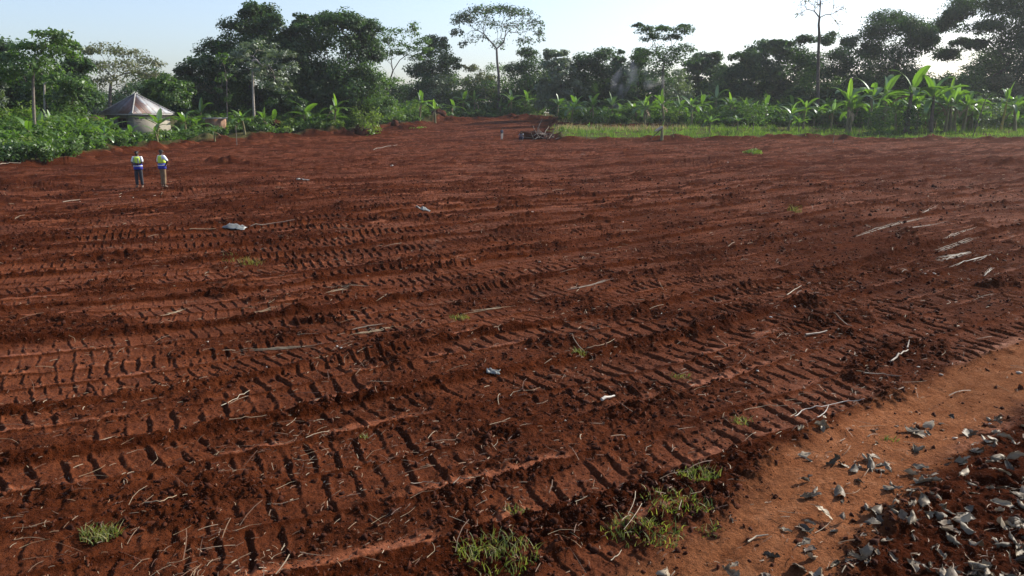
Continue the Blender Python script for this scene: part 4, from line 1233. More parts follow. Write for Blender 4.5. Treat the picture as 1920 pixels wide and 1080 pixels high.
# ------------------------------------------------------------------ fallen dry leaves in the bottom right corner
def dry_leaf_mesh(seed):
    g = np.random.default_rng(seed)
    L = .25; n = 9; m = 7
    t = np.linspace(0, 1, n)
    w = .068 * np.sin(t ** .8 * PI) ** .7 * (1 + .25 * g.normal(size=n)) * g.uniform(.5, 1.25)
    w = np.clip(w, .004, .12)
    curl = g.uniform(.3, 2.2) * g.choice([1, 1, -1]); bendy = g.uniform(-1.6, 1.6)
    U, Vv = np.meshgrid(t, np.linspace(-1, 1, m), indexing='ij')
    ang = Vv * curl
    Wd = w[:, None]
    y = np.sin(ang) / abs(curl) * Wd * 1.2 * np.sign(curl) * np.sign(curl)
    z = (1 - np.cos(ang)) / abs(curl) * Wd * 1.2 * np.sign(curl)
    th = (U - .5) * bendy
    x = np.sin(th) / (abs(bendy) + .2) * L * 1.2 * (1 if bendy > 0 else -1) if abs(bendy) > .25 else (U - .5) * L
    x = np.where(np.isfinite(x), x, 0)
    x = np.sign((x[-1, 3] - x[0, 3]) or 1) * x
    z = z + (1 - np.cos(th)) * L * .55
    P = np.stack([x, y, z], -1)
    P += .014 * np.stack([gn(U * 4, Vv * 2.4, seed + q * 3) for q in range(3)], -1) + .020 * np.stack([gn(U * 1.9, Vv * 1.2, seed + 40 + q * 3) for q in range(3)], -1)
    P[..., 2] -= P[..., 2].min()
    i_ = np.arange(n - 1)[:, None] * m; j_ = np.arange(m - 1)[None]
    Fs = np.stack([i_ + j_, i_ + m + j_, i_ + m + j_ + 1, i_ + j_ + 1], -1).reshape(-1, 4)
    m_ = MB(); m_.add(P, Fs)
    c_ = P[:, 3]; m_.tube(np.concatenate([[c_[0] - (c_[1] - c_[0]) * 1.6], c_]), np.linspace(.003, .001, n + 1), 4, False)
    return m_.mesh('dry_leaf', M['dry_leaf'], True)


DL = [dry_leaf_mesh(700 + k_) for k_ in range(16)]
g = np.random.default_rng(93)
cnt = 0; tries = 0
Zl = []
while cnt < 245 and tries < 20000:
    tries += 1
    px = g.uniform(1240, 1960); py = g.uniform(770, 1110)
    # denser towards the corner
    e = (px - 1480) / 420 * .62 + (py - 880) / 200 * .28
    pr = np.clip(.10 + .75 * e, 0.015, 1) * (.25 + .75 * sst(-.25, .15, gn(px / 70, py / 45, 23)))
    if px < 1480 and py < 940: pr *= .1
    if g.random() > pr: continue
    f = flat_hit(px, py)
    o = lay(DL[int(g.integers(16))], 'dry_leaf', f[0], f[1], g.uniform(0, 2 * PI), 'curled dry grey leaf in the leaf litter at the bottom right corner', 'dry leaf', 'fallen dry leaves', g.uniform(.30, .82), .001, .08)
    o.rotation_euler = (g.normal() * .35 + (PI if g.random() < .25 else 0), g.normal() * .3, g.uniform(0, 2 * PI))
    if abs(o.rotation_euler[0]) > 2: o.location.z += .06 * o.scale[0]
    if g.random() < .25: o.location.z += .03
    cnt += 1

# ------------------------------------------------------------------ soil boulders, brush pile, cut trunk, poles
def boulder(label, px, py, D, r_, seed, sx=1., sz=1., mat='clod'):
    q = at(px, py, D); gz = ground_z(q[0], D)
    bm_u = 18; bm_v = 11
    U, Vv = np.meshgrid(np.linspace(0, 2 * PI, bm_u, endpoint=False), np.linspace(0.02, PI - .02, bm_v), indexing='ij')
    P = np.stack([np.cos(U) * np.sin(Vv), np.sin(U) * np.sin(Vv), np.cos(Vv)], -1)
    f = 1 + .35 * gn(P[..., 0] * 1.4 + seed, P[..., 1] * 1.4 + P[..., 2] * 1.9, seed) + .22 * gn(P[..., 0] * 4 + seed, P[..., 1] * 4 + P[..., 2] * 5, seed + 2)
    P = P * f[..., None] * r_ * np.array([sx, 1, sz])
    i_ = np.arange(bm_u)[:, None] * bm_v; i2 = ((np.arange(bm_u) + 1) % bm_u)[:, None] * bm_v; j_ = np.arange(bm_v - 1)[None]
    Fs = np.stack([i_ + j_, i_ + j_ + 1, i2 + j_ + 1, i2 + j_], -1).reshape(-1, 4)
    m_ = MB(); m_.add(P, Fs); o = m_.build('soil_boulder', M['boulder'], None, (q[0], D, gz + r_ * sz * .45)); return tag(o, label, 'soil boulder')


M['boulder'] = plain('boulder_soil', (0.0336, 0.0088, 0.0038), (0.0638, 0.0170, 0.0059), 4, .95, 1., 14, .1)
boulder('big dark soil boulder against the bushes left of the bank', 677, 243, 101, .85, 3)
boulder('soil boulder on the rise below the round-topped dark tree', 822, 226, 137, .95, 4, 1.2, .8)
boulder('clod of soil at the left end of the raised bank', 740, 236, 113, .7, 5, .8, 1.)
boulder('dark clod at the bank below the pale straight trunk', 515, 250, 97, .6, 6, 1.2, .8)

g = np.random.default_rng(95)
bp = hit(1015, 262); broot = empty('brush_pile', bp); tag(broot, 'grey pile of uprooted roots and branches at the left tip of the grass strip', 'brush pile')
for k_ in range(24):
    L_ = g.uniform(.8, 2.0); p0 = np.array([g.uniform(-1.2, 1.6), g.uniform(-.7, .7), g.uniform(.0, .6)])
    d_ = g.normal(size=3); d_[2] = abs(d_[2]) * .75; d_ /= np.linalg.norm(d_)
    m_ = MB(); mid_ = p0 + d_ * L_ * .5 + g.normal(size=3) * .22
    m_.tube([p0, mid_, p0 + d_ * L_ + g.normal(size=3) * .3], [.055, .045, .015], 5); m_.build('branch', M['bark_grey' if k_ % 3 else 'bark_dark'], broot)
boulder('heap of dark soil under the uprooted brush pile', 1000, 258, bp[1] + .9, .75, 8, 2.0, .8)

# cut banana trunk, pale topped
q = hit(1240, 262)
cr = empty('cut_banana_trunk', q); tag(cr, 'broken banana trunk with a pale bent top standing in the grass strip', 'banana trunk')
m_ = MB(); m_.tube([(.05, 0, -.1), (.05, 0, .5), (.02, 0, 1.0), (0, 0, 1.35)], [.2, .17, .15, .13], 9); m_.build('stump', M['stem'], cr, smooth=True)
m_ = MB(); m_.tube([(.12, 0, 1.38), (-.1, 0, 1.32), (-.45, 0, 1.12), (-.75, 0, .95)], [.17, .17, .14, .10], 9); m_.build('broken_top', M['cut'], cr, smooth=True)
m_ = MB(); m_.tube([(-1.35, .1, 0), (-.8, .05, .5), (-.1, 0, 1.15)], [.07, .065, .06], 7); m_.build('prop', M['bark_dark'], cr, smooth=True)
sh = MB(); sh = banana_leaf(1.0, .32, 1.3, .2, 901, .05); sh.build('shoot', M['banana_young'], cr, (0.02, 0, 1.35))
S_('leaning_pole', [(1826, 262), (1826, 262)], .03, 'x', 'x') if False else None
q = hit(1823, 258)
m_ = MB(); m_.tube([(0, 0, -.1), (.35, 0, 1.6), (.75, 0, 3.4), (1.15, 0, 4.9)], [.06, .055, .05, .03], 6)
tag(m_.build('leaning_pole', M['bark_dark'], None, q, True), 'thin dark leaning pole in the grass before the pale feathery shrub', 'pole')
for k, (px, py, h_, lab) in enumerate(((444, 272, 2.0, 'thin bare sapling stick on the bank below the thin young tree'), (1100, 262, 1.1, 'thin stake at the front border of the grass strip'), (1562, 268, 1.2, 'short stake on the dark bank right of the young tree'))):
    q = hit(px, py); m_ = MB(); m_.tube([(0, 0, -.1), (.03, 0, h_ * .5), (.0, 0, h_)], [.035, .03, .02], 6)
    tag(m_.build('stake', M['bark_grey'], None, q, True), lab, 'stake')


# ------------------------------------------------------------------ the house with the tin roof
def tin_material():
    m, nt, out = mat_new('rusty_tin')
    tc = nd(nt, 'ShaderNodeTexCoord'); geo = nd(nt, 'ShaderNodeNewGeometry')
    mp = nd(nt, 'ShaderNodeMapping'); nt.links.new(tc.outputs['Object'], mp.inputs[0]); mp.inputs['Scale'].default_value = (1, 1, .25)
    n1 = noise(nt, 2.2, 5, .65, mp.outputs[0])
    sheetc = ramp(nt, geo.outputs['Random Per Island'], [(0, (.24, .26, .29)), (.22, (.12, .055, .034)), (.36, (.25, .27, .29)), (.55, (.15, .068, .042)), (.66, (.22, .24, .28)), (.8, (.26, .27, .28)), (.9, (.10, .048, .032)), (1, (.28, .29, .30))])
    c = mixc(nt, ramp(nt, n1, [(.52, 0.), (.70, .8)]), sheetc, (.11, .042, .024))
    p = nd(nt, 'ShaderNodeBsdfPrincipled'); nt.links.new(c, p.inputs['Base Color'])
    p.inputs['Roughness'].default_value = .55; p.inputs['Metallic'].default_value = 0
    nt.links.new(p.outputs[0], out.inputs[0]); return m


M['tin'] = tin_material()
M['render'] = plain('cream_render', (.19, .175, .14), (.27, .25, .205), 1.6, .9, .3, 20)
M['render_shaded'] = plain('shaded_render', (.12, .115, .105), (.17, .165, .15), 1.6, .9, .3, 20)  # render with the left wall's shade painted into its colour; rear walls share it
M['trim'] = plain('pale_trim', (.24, .235, .22), (.32, .31, .29), 5, .7)
M['dark'] = plain('dark_opening', (.008, .008, .01), None, 1, .9)
M['frame'] = plain('dark_wood', (.05, .035, .025), (.09, .06, .04), 6, .8)
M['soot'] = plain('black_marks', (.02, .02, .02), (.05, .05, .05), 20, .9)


def house(D, pc, label):
    """pc: front corner px, left eave px, right eave px, apex px/py, eave py."""
    cpx, lpx, rpx, (ax, ay), ey = pc
    C_ = at(cpx, ey, D); gz = ground_z(C_[0], D) - .2
    s = mpp(D)
    wl = (cpx - lpx) * s; wr = (rpx - cpx) * s
    rz = math.radians(62.6)      # the right face runs away from the front corner at this angle
    root = empty('tin_roofed_house', (C_[0], D, gz), rz); tag(root, label, 'house')
    a = 5.14 * D / 82             # side of the square roof
    ez = C_[2] - gz; apz = at(ax, ay, D + a * .7)[2] - gz
    ov = .34
    # local frame: front corner of the eave at origin, +x along the right face, +y along the left face
    t_ = .16
    wm = MB()
    x0, x1 = ov, a - ov
    hw = ez + .05
    wm.box(((x0 + x1) / 2, x0 + t_ / 2, hw / 2), (x1 - x0, t_, hw)); o = wm.build('wall', M['render'], root)
    o['label'] = 'sunlit cream wall'
    sm = MB(); k_ = 0
    gg = np.random.default_rng(5)
    for k_ in range(7):
        sm.box((x0 + .75 + gg.normal() * .35, x0 - .004 - k_ * .0004, ez - .75 + gg.normal() * .13), (gg.uniform(.08, .5), .006, gg.uniform(.03, .12)))
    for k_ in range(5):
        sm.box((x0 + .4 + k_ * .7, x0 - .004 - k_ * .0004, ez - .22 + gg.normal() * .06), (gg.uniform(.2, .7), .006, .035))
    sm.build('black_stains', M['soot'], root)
    # left wall with a window hole: pieces around the opening
    wz0, wz1 = ez - 1.45, ez - .45; wy0, wy1 = x0 + 1.1, x0 + 2.5
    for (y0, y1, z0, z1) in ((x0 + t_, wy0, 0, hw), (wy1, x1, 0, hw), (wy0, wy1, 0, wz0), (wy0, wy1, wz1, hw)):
        m_ = MB(); m_.box((x0 + t_ / 2, (y0 + y1) / 2, (z0 + z1) / 2), (t_, y1 - y0, z1 - z0)); m_.build('wall', M['render_shaded'], root)
    wf = MB(); wf.box((x0 + t_ * .7, (wy0 + wy1) / 2, (wz0 + wz1) / 2), (.02, wy1 - wy0, wz1 - wz0)); w_o = wf.build('window', M['dark'], root)
    fr = MB()
    for (y0, y1, z0, z1) in ((wy0, wy0 + .07, wz0, wz1), (wy1 - .07, wy1, wz0, wz1), (wy0 + .07, wy1 - .07, wz0, wz0 + .07), (wy0 + .07, wy1 - .07, wz1 - .07, wz1), ((wy0 + wy1) / 2 - .03, (wy0 + wy1) / 2 + .03, wz0 + .07, wz1 - .07)):
        fr.box((x0 + .04, (y0 + y1) / 2, (z0 + z1) / 2), (.06, y1 - y0, z1 - z0))
    fr.build('frame', M['frame'], w_o)
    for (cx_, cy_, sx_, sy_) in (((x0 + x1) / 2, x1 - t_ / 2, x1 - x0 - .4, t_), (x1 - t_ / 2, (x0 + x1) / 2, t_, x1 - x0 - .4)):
        m_ = MB(); m_.box((cx_, cy_, hw / 2), (sx_, sy_, hw)); m_.build('wall', M['render_shaded'], root)
    # hipped roof in corrugated sheets
    rm = MB(); ap = np.array([a / 2, a / 2, apz]); cor = np.array([[0, 0, ez], [a, 0, ez], [a, a, ez], [0, a, ez]])
    for q in range(4):
        A_, B_ = cor[q], cor[(q + 1) % 4]; ns = 9; seg = 6
        nrm = np.cross(B_ - A_, ap - A_); nrm /= np.linalg.norm(nrm)
        if nrm[2] < 0: nrm = -nrm
        for k_ in range(ns):
            V_ = []; Fs = []
            for r_ in range(seg + 1):
                f = (k_ + r_ / seg) / ns
                e = A_ + (B_ - A_) * f
                # the sheet runs straight up the slope until it meets the hip
                up = 1 - abs(2 * f - 1)
                tp = e + ((A_ + B_) / 2 * 0 + (ap - (A_ + B_) / 2)) * up
                off = nrm * (.022 * math.cos(r_ * PI) + .012 * (k_ % 2))
                V_ += [e + off, tp + off]
            for r_ in range(seg): Fs.append([2 * r_, 2 * r_ + 2, 2 * r_ + 3, 2 * r_ + 1])
            rm.add(V_, Fs)
    rf = rm.build('roof', M['tin'], root)
    md = rf.modifiers.new('thick', 'SOLIDIFY'); md.thickness = .015
    hp = MB()
    for q in range(4):
        hp.tube([cor[q] + np.array([0, 0, .03]), (cor[q] + ap) / 2 + np.array([0, 0, .04]), ap + np.array([0, 0, .05])], [.07, .07, .07], 6)
    hp.build('ridge_cap', M['trim'], rf)
    fb = MB()
    for q in range(4):
        A_, B_ = cor[q], cor[(q + 1) % 4]; c0 = (A_ + B_) / 2
        horiz = abs(B_[0] - A_[0]) > .1
        fb.box(c0 + np.array([0, 0, -.10]), (a - (0 if horiz else .08), .04, .14) if horiz else (.04, a - .08, .14))
    fb.build('fascia', M['trim'], rf)
    return root


house(82, (248, 188, 326, (252, 176), 213), 'small square house with a rusty hipped tin roof among the banana plants')
# little shed further right
q = at(405, 232, 92); gz = ground_z(q[0], 92)
sr = empty('tin_shed', (q[0], 92, gz), .25); tag(sr, 'low shed with a rust-brown wall and pale roof edge right of the house', 'shed')
hz = at(405, 222, 92)[2] - gz
m_ = MB(); m_.box((0, 0, hz / 2), (2.1, 1.8, hz)); m_.build('wall', plain('rust_wall', (.20, .10, .06), (.32, .20, .13), 3, .8, .3, 10), sr)
m_ = MB()
for k_ in range(8):
    m_.box((-1.05 + k_ * .3, 0, hz + .06 + .012 * (k_ % 2)), (.3, 2.3, .03))
m_.build('roof', M['tin'], sr)
m_ = MB(); m_.box((0, -1.17, hz + .02), (2.5, .03, .14)); m_.build('fascia', M['trim'], sr)


# ------------------------------------------------------------------ people
M['skin'] = plain('dark_skin', (.045, .024, .016), (.065, .034, .022), 6, .5, spec=.4)
M['hair'] = plain('black_hair', (.010, .009, .009), (.02, .018, .017), 40, .8, .6, 120)
M['shirt'] = plain('white_shirt', (.66, .67, .68), (.76, .77, .78), 5, .85, .3, 12)
M['jeans'] = plain('dark_jeans', (.020, .022, .028), (.045, .048, .058), 6, .9, .3, 15)
M['khaki'] = plain('khaki_trousers', (.16, .10, .055), (.25, .17, .10), 5, .9, .3, 15)
M['boots'] = plain('muddy_boots', (.10, .055, .035), (.20, .13, .09), 9, .9)
M['hivis'] = plain('yellow_vest', (.46, .62, .06), (.56, .72, .10), 4, .7)
M['vblue'] = plain('blue_vest', (.022, .032, .26), (.035, .05, .36), 4, .8)
M['silver'] = plain('reflective_tape', (.62, .64, .66), (.72, .74, .76), 8, .4)
M['eye'] = plain('eyes', (.75, .73, .70), None, 1, .3)
M['navy'] = plain('dark_cloth', (.03, .034, .06), (.06, .065, .10), 5, .9)
M['grey_cloth'] = plain('grey_cloth', (.16, .17, .20), (.26, .27, .30), 5, .9)
M['pale_cloth'] = plain('pale_cloth', (.42, .38, .32), (.52, .48, .41), 5, .9)


def skin_obj(name, pts, edges, rad, mat, parent, sub=2, root=0):
    me = bpy.data.meshes.new(name); me.from_pydata([tuple(p) for p in pts], edges, [])
    o = bpy.data.objects.new(name, me); COL.objects.link(o)
    o.modifiers.new('skin', 'SKIN').use_smooth_shade = True
    ss_ = o.modifiers.new('sub', 'SUBSURF'); ss_.levels = sub; ss_.render_levels = sub
    for k_, r_ in enumerate(rad):
        r_ = r_ if isinstance(r_, tuple) else (r_, r_)
        me.skin_vertices[0].data[k_].radius = r_
        me.skin_vertices[0].data[k_].use_root = (k_ == root)
    dg = bpy.context.evaluated_depsgraph_get()
    em = bpy.data.meshes.new_from_object(o.evaluated_get(dg))
    em.materials.clear(); em.materials.append(mat)
    o.modifiers.clear(); o.data = em; o.name = name; em.name = name
    o.parent = parent
    return o


def ring_shell(name, rings, mat, parent, n=20, gap=None):
    """A garment lofted through ellipses (centre x,y,z, rx, ry)."""
    t = np.arange(n) / n * 2 * PI
    V_ = np.concatenate([np.stack([c[0] + c[3] * np.cos(t), c[1] + c[4] * np.sin(t), np.full(n, c[2])], 1) for c in rings])
    i_ = np.arange(len(rings) - 1)[:, None] * n; j_ = np.arange(n)[None]; k_ = (j_ + 1) % n
    m_ = MB(); m_.add(V_, np.stack([i_ + j_, i_ + k_, i_ + n + k_, i_ + n + j_], -1).reshape(-1, 4))
    o = m_.build(name, mat, parent, smooth=True)
    md = o.modifiers.new('thick', 'SOLIDIFY'); md.thickness = .008; md.offset = 1
    return o


def person(label, px, py_foot, height, rz, arms, trousers, head_turn=0., vest=True, shirt='shirt', stance=.11, sleeve=.85):
    q = hit(px, py_foot)
    k = height / 1.76
    root = empty('person', (q[0], q[1], ground_z(q[0], q[1]) + .005), rz); root.scale = (k, k, k)
    tag(root, label, 'person')
    J = dict(pelvis=(0, 0, .96), belly=(0, -.005, 1.12), chest=(0, -.01, 1.33), neckb=(0, .01, 1.48), neck=(0, 0, 1.55), head=(0, -.02, 1.645), top=(0, -.005, 1.72))
    ht = head_turn
    fx, fy = math.sin(ht), -math.cos(ht)
    J['face'] = (fx * .045, -.02 + fy * .045, 1.615)
    J['nose'] = (fx * .112, -.02 + fy * .112, 1.63)
    J['earL'] = (-fy * -.088 * -1, -.02 + fx * .088, 1.64); J['earR'] = (fy * .088 * -1 * -1, -.02 - fx * .088, 1.64)
    names = list(J); P = [J[n_] for n_ in names]
    E = [(0, 1), (1, 2), (2, 3), (3, 4), (4, 5), (5, 6), (5, 7), (7, 8), (5, 9), (5, 10)]
    R_ = [(.15, .11), (.145, .105), (.165, .115), (.10, .08), .055, (.078, .092), (.055, .065), .06, .012, .016, .016]

    def add(p, r_, prev):
        P.append(p); R_.append(r_); E.append((prev, len(P) - 1)); return len(P) - 1
    for sx in (-1, 1):
        h_ = add((sx * .09, 0, .90), (.088, .09), 0)
        kn = add((sx * (stance * .95), -.025, .49), .058, h_)
        an_ = add((sx * stance, .015, .09), .04, kn)
        add((sx * (stance + .02), -.12, .045), .035, an_)
    for sx in (-1, 1):
        el, wr = arms[sx]
        sh_ = add((sx * .185, .0, 1.43), .062, 2)
        e_ = add(el, .043, sh_); w_ = add(wr, .030, e_)
        el_, wr_ = np.array(el), np.array(wr)
        d_ = (wr_ - el_) / np.linalg.norm(wr_ - el_)
        side_ = np.cross(d_, np.array([0, 1., .2])); side_ /= np.linalg.norm(side_)
        nrm_ = np.cross(d_, side_)
        pm = add(tuple(wr_ + d_ * .055), (.030, .022), w_)
        for f_, ln in zip((-1.2, -.4, .4, 1.2), (.070, .085, .080, .062)):
            kn_ = wr_ + d_ * (.09 + ln * .4) + side_ * f_ * .017
            a_ = add(tuple(kn_), .0095, pm); add(tuple(kn_ + d_ * ln * .45 + nrm_ * ln * .35), .0085, a_)
        th_ = wr_ + d_ * .05 - side_ * .042
        a_ = add(tuple(th_), .011, pm); add(tuple(th_ + d_ * .035 - side_ * .008), .0095, a_)
    skin_obj('body', P, E, R_, M['skin'], root, 2, 0)
    # clothes
    P2 = [(0, 0, .97), (0, 0, 1.13), (0, -.01, 1.34), (0, .01, 1.475)]; E2 = [(0, 1), (1, 2), (2, 3)]; R2 = [(.165, .128), (.162, .122), (.182, .132), (.115, .095)]
    for sx in (-1, 1):
        el, wr = arms[sx]
        P2.append((sx * .19, 0, 1.43)); R2.append(.080); E2.append((2, len(P2) - 1))
        P2.append(tuple(np.array(el) * sleeve + np.array((sx * .19, 0, 1.43)) * (1 - sleeve))); R2.append(.066); E2.append((len(P2) - 2, len(P2) - 1))
    skin_obj('shirt', P2, E2, R2, M[shirt], root, 2, 0)
    P3 = [(0, 0, 1.02), (0, 0, .94)]; E3 = [(0, 1)]; R3 = [(.165, .125), (.165, .13)]
    for sx in (-1, 1):
        b0_ = len(P3)
        P3 += [(sx * .092, 0, .85), (sx * stance * .95, -.022, .49), (sx * stance, .012, .12)]; R3 += [(.102, .108), (.080, .082), (.072, .075)]
        E3 += [(1, b0_), (b0_, b0_ + 1), (b0_ + 1, b0_ + 2)]
    skin_obj('trousers', P3, E3, R3, M[trousers], root, 2, 0)
    for sx in (-1, 1):
        skin_obj('boot', [(sx * stance, .035, .10), (sx * stance, .02, .045), (sx * (stance + .012), -.07, .042), (sx * (stance + .022), -.15, .036)], [(0, 1), (1, 2), (2, 3)], [.055, (.05, .05), (.05, .042), (.044, .034)], M['boots'], root, 1, 1)
    # hair cap and eyes
    n_ = 16; m_ = MB(); V_ = []; hc = np.array([0 - fx * .012, -.015 - fy * .012, 1.655])
    for a_ in np.linspace(.08, 1.5, 7):
        t = np.arange(n_) / n_ * 2 * PI
        V_.append(np.stack([hc[0] + .094 * np.sin(a_) * np.cos(t), hc[1] + .106 * np.sin(a_) * np.sin(t), np.full(n_, hc[2] + .098 * np.cos(a_))], 1))
    i_ = np.arange(6)[:, None] * n_; j_ = np.arange(n_)[None]; k2 = (j_ + 1) % n_
    m_.add(np.concatenate(V_), np.stack([i_ + j_, i_ + n_ + j_, i_ + n_ + k2, i_ + k2], -1).reshape(-1, 4)); m_.add(V_[0], [list(range(n_))])
    m_.build('hair', M['hair'], root, smooth=True)
    for sg in (-1, 1):
        m_ = MB(); m_.add(ico * .012, icoF); m_.build('eye', M['eye'], root, (fx * .094 - fy * .032 * sg, -.02 + fy * .094 + fx * .032 * sg, 1.652), True)
    m_ = MB(); m_.box((fx * .100, -.02 + fy * .100, 1.588), (.045, .022, .014), ht); m_.build('mouth', M['hair'], root)
    if vest:
        v = ring_shell('vest', [(0, 0, 1.13, .193, .151), (0, -.005, 1.20, .194, .152), (0, -.01, 1.32, .200, .158), (0, -.005, 1.41, .178, .146), (0, .005, 1.475, .125, .112)], M['hivis'], root)
        ring_shell('blue_band', [(0, 0, .87, .200, .160), (0, 0, .98, .194, .155), (0, 0, 1.128, .194, .153)], M['vblue'], v)
        ring_shell('reflective_stripe', [(0, 0, 1.02, .2045, .1645), (0, 0, 1.06, .2045, .1640)], M['silver'], v)
        for sx in (-1, 1):
            m_ = MB(); m_.tube([(sx * .09, -.166, 1.11), (sx * .1, -.172, 1.3), (sx * .11, -.150, 1.42)], .014, 5); m_.build('piping', M['vblue'], v)
    return root


# man one: arms folded, face turned to the right
person('man in a yellow and blue safety vest standing with folded arms, dark trousers', 263, 353, 1.76, .05,
       {-1: ((-.245, -.06, 1.17), (.06, -.215, 1.16)), 1: ((.245, -.06, 1.17), (-.06, -.20, 1.12))}, 'jeans', .7, stance=.12)
# man two: seen from behind, turned right, one arm akimbo
person('man in a yellow and blue safety vest with a hand on his hip, khaki trousers', 308, 353, 1.78, PI - .55,
       {-1: ((-.50, .06, 1.24), (-.24, -.02, 1.06)), 1: ((.25, .04, 1.16), (.24, -.10, .97))}, 'khaki', .3, stance=.075, sleeve=1.02)
person('distant person in a dark top and pale trousers standing far out in the field', 941, 263, 1.30, .6,
       {-1: ((-.23, .02, 1.16), (-.22, -.10, .95)), 1: ((.23, .02, 1.16), (.22, -.10, .95))}, 'pale_cloth', .4, False, 'navy', .09)
# crouching figure beside the brush pile
q = hit(979, 264); cr = empty('person', q, -.5); tag(cr, 'distant person in grey-blue clothes crouching beside the brush pile', 'person')
P = [(0, .05, .32), (0, -.05, .55), (0, -.14, .76), (0, -.2, .88), (0, -.26, .98), (0, -.27, 1.04)]; E = [(0, 1), (1, 2), (2, 3), (3, 4), (4, 5)]; R_ = [(.17, .15), (.16, .12), (.18, .12), .06, (.085, .095), .05]
for sx in (-1, 1):
    b0_ = len(P); P += [(sx * .12, 0, .32), (sx * .17, -.36, .46), (sx * .15, -.18, .08), (sx * .15, -.34, .04)]; R_ += [.09, .065, .045, .04]; E += [(0, b0_), (b0_, b0_ + 1), (b0_ + 1, b0_ + 2), (b0_ + 2, b0_ + 3)]
    b0_ = len(P); P += [(sx * .2, -.16, .76), (sx * .28, -.36, .62), (sx * .14, -.56, .55), (sx * .13, -.63, .53)]; R_ += [.06, .045, .03, .025]; E += [(2, b0_), (b0_, b0_ + 1), (b0_ + 1, b0_ + 2), (b0_ + 2, b0_ + 3)]
skin_obj('body', P, E, R_, M['skin'], cr, 2, 0)
P = [(0, .05, .36), (0, -.05, .55), (0, -.14, .77)]; E = [(0, 1), (1, 2)]; R_ = [(.19, .16), (.18, .135), (.19, .13)]
for sx in (-1, 1):
    b0_ = len(P); P += [(sx * .2, -.16, .76), (sx * .27, -.33, .64)]; R_ += [.075, .06]; E += [(2, b0_), (b0_, b0_ + 1)]
skin_obj('shirt', P, E, R_, M['grey_cloth'], cr, 2, 0)
P = [(0, .06, .36), (0, .05, .30)]; E = [(0, 1)]; R_ = [(.18, .16), (.18, .15)]
for sx in (-1, 1):
    b0_ = len(P); P += [(sx * .13, -.05, .34), (sx * .17, -.35, .46), (sx * .15, -.2, .12)]; R_ += [.11, .085, .07]; E += [(1, b0_), (b0_, b0_ + 1), (b0_ + 1, b0_ + 2)]
skin_obj('trousers', P, E, R_, M['navy'], cr, 2, 0)
m_ = MB(); m_.add(ico * .098 , icoF); m_.build('hair', M['hair'], cr, (0, -.235, 1.0), True)

# ------------------------------------------------------------------ smoke and haze
def volume_mat(name, dens, col, aniso=.2, tex=None):
    m, nt, out = mat_new(name)
    v = nd(nt, 'ShaderNodeVolumePrincipled'); v.inputs['Color'].default_value = (*col, 1)
    v.inputs['Density'].default_value = dens; v.inputs['Anisotropy'].default_value = aniso
    if tex:
        tc = nd(nt, 'ShaderNodeTexCoord')
        mp = nd(nt, 'ShaderNodeMapping'); nt.links.new(tc.outputs['Object'], mp.inputs[0]); mp.inputs['Scale'].default_value = tex
        n_ = noise(nt, 1.0, 4, .6, mp.outputs[0])
        d_ = ramp(nt, n_, [(.45, 0.), (.68, 1.)])
        mu = nd(nt, 'ShaderNodeMath', operation='MULTIPLY'); nt.links.new(d_, mu.inputs[0]); mu.inputs[1].default_value = dens
        nt.links.new(mu.outputs[0], v.inputs['Density'])
    nt.links.new(v.outputs[0], out.inputs['Volume'])
    return m


HAZE = .00022
hb = MB(); hb.box((0, 0, 18.5), (820, 820, 44)); ho = hb.build('haze', volume_mat('haze_air', HAZE, (.88, .92, 1.0), .3)); tag(ho, kind='stuff')

sp = at(1170, 200, 121); sb_ = MB()
pts = np.array([at(1158, 205, 121), at(1156, 180, 121), at(1163, 155, 121.5), at(1180, 135, 122), at(1215, 150, 123), at(1250, 150, 124)]) - sp
sb_.tube(pts, [.6, 1.3, 1.7, 1.8, 1.7, .5], 14)
tag(sb_.build('smoke', volume_mat('smoke', .24, (.95, .97, 1.), .3, (.55, .55, .35)), None, sp, True), 'thin bluish smoke rising between the banana plants', 'smoke', kind='stuff')

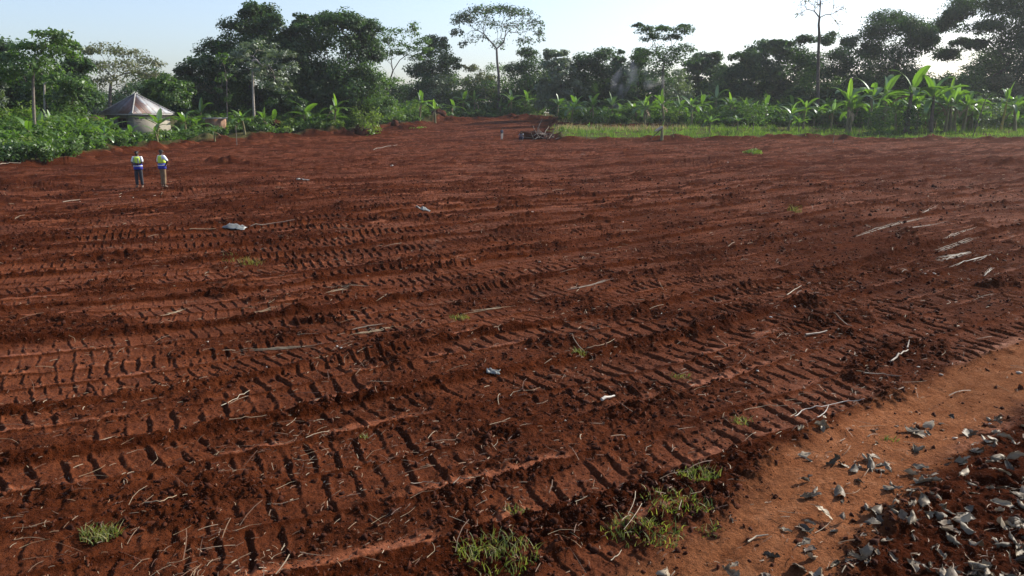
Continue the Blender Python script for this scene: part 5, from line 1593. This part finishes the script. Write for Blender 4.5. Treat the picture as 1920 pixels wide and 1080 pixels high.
# ------------------------------------------------------------------ light, sky, camera
SUN_AZ = math.radians(62)      # to the right of straight ahead
SUN_EL = math.radians(31)
w = bpy.data.worlds.new('World'); sc.world = w; w.use_nodes = True
nt = w.node_tree; bg = nt.nodes['Background']
sky = nt.nodes.new('ShaderNodeTexSky'); sky.sky_type = 'NISHITA'; sky.sun_disc = False
sky.sun_elevation = SUN_EL; sky.sun_rotation = SUN_AZ
sky.air_density = 1.0; sky.dust_density = 1.6; sky.ozone_density = 4.0
hs = nt.nodes.new('ShaderNodeHueSaturation'); hs.inputs['Saturation'].default_value = .85
nt.links.new(sky.outputs[0], hs.inputs['Color'])
tn = nt.nodes.new('ShaderNodeMix'); tn.data_type = 'RGBA'; tn.blend_type = 'MULTIPLY'; tn.inputs[0].default_value = 1.; tn.inputs[7].default_value = (1.02, .985, 1.0, 1)
nt.links.new(hs.outputs[0], tn.inputs[6]); nt.links.new(tn.outputs[2], bg.inputs[0]); bg.inputs[1].default_value = .125
sl = bpy.data.lights.new('sun', 'SUN'); sl.energy = 4.3; sl.angle = math.radians(.55); sl.color = (1, .92, .78)
so = bpy.data.objects.new('sun', sl); COL.objects.link(so)
dv = Vector((math.sin(SUN_AZ) * math.cos(SUN_EL), math.cos(SUN_AZ) * math.cos(SUN_EL), math.sin(SUN_EL)))
so.rotation_euler = dv.to_track_quat('Z', 'Y').to_euler(); so.location = (30, 20, 40)

cd = bpy.data.cameras.new('camera'); cam = bpy.data.objects.new('camera', cd); COL.objects.link(cam)
cam.location = (0, 0, CAM_H); cam.rotation_euler = (PI / 2 - PITCH, 0, 0)
cd.sensor_width = 36; cd.lens = 36 * F / 1920; cd.clip_end = 3000; cd.clip_start = .1
sc.camera = cam
sc.view_settings.view_transform = 'Standard'; sc.view_settings.look = 'None'
sc.view_settings.exposure = .85; sc.view_settings.gamma = 1
sc.cycles.max_bounces = 6; sc.cycles.diffuse_bounces = 3; sc.cycles.glossy_bounces = 2; sc.cycles.transmission_bounces = 3
sc.cycles.volume_bounces = 0; sc.cycles.use_denoising = True
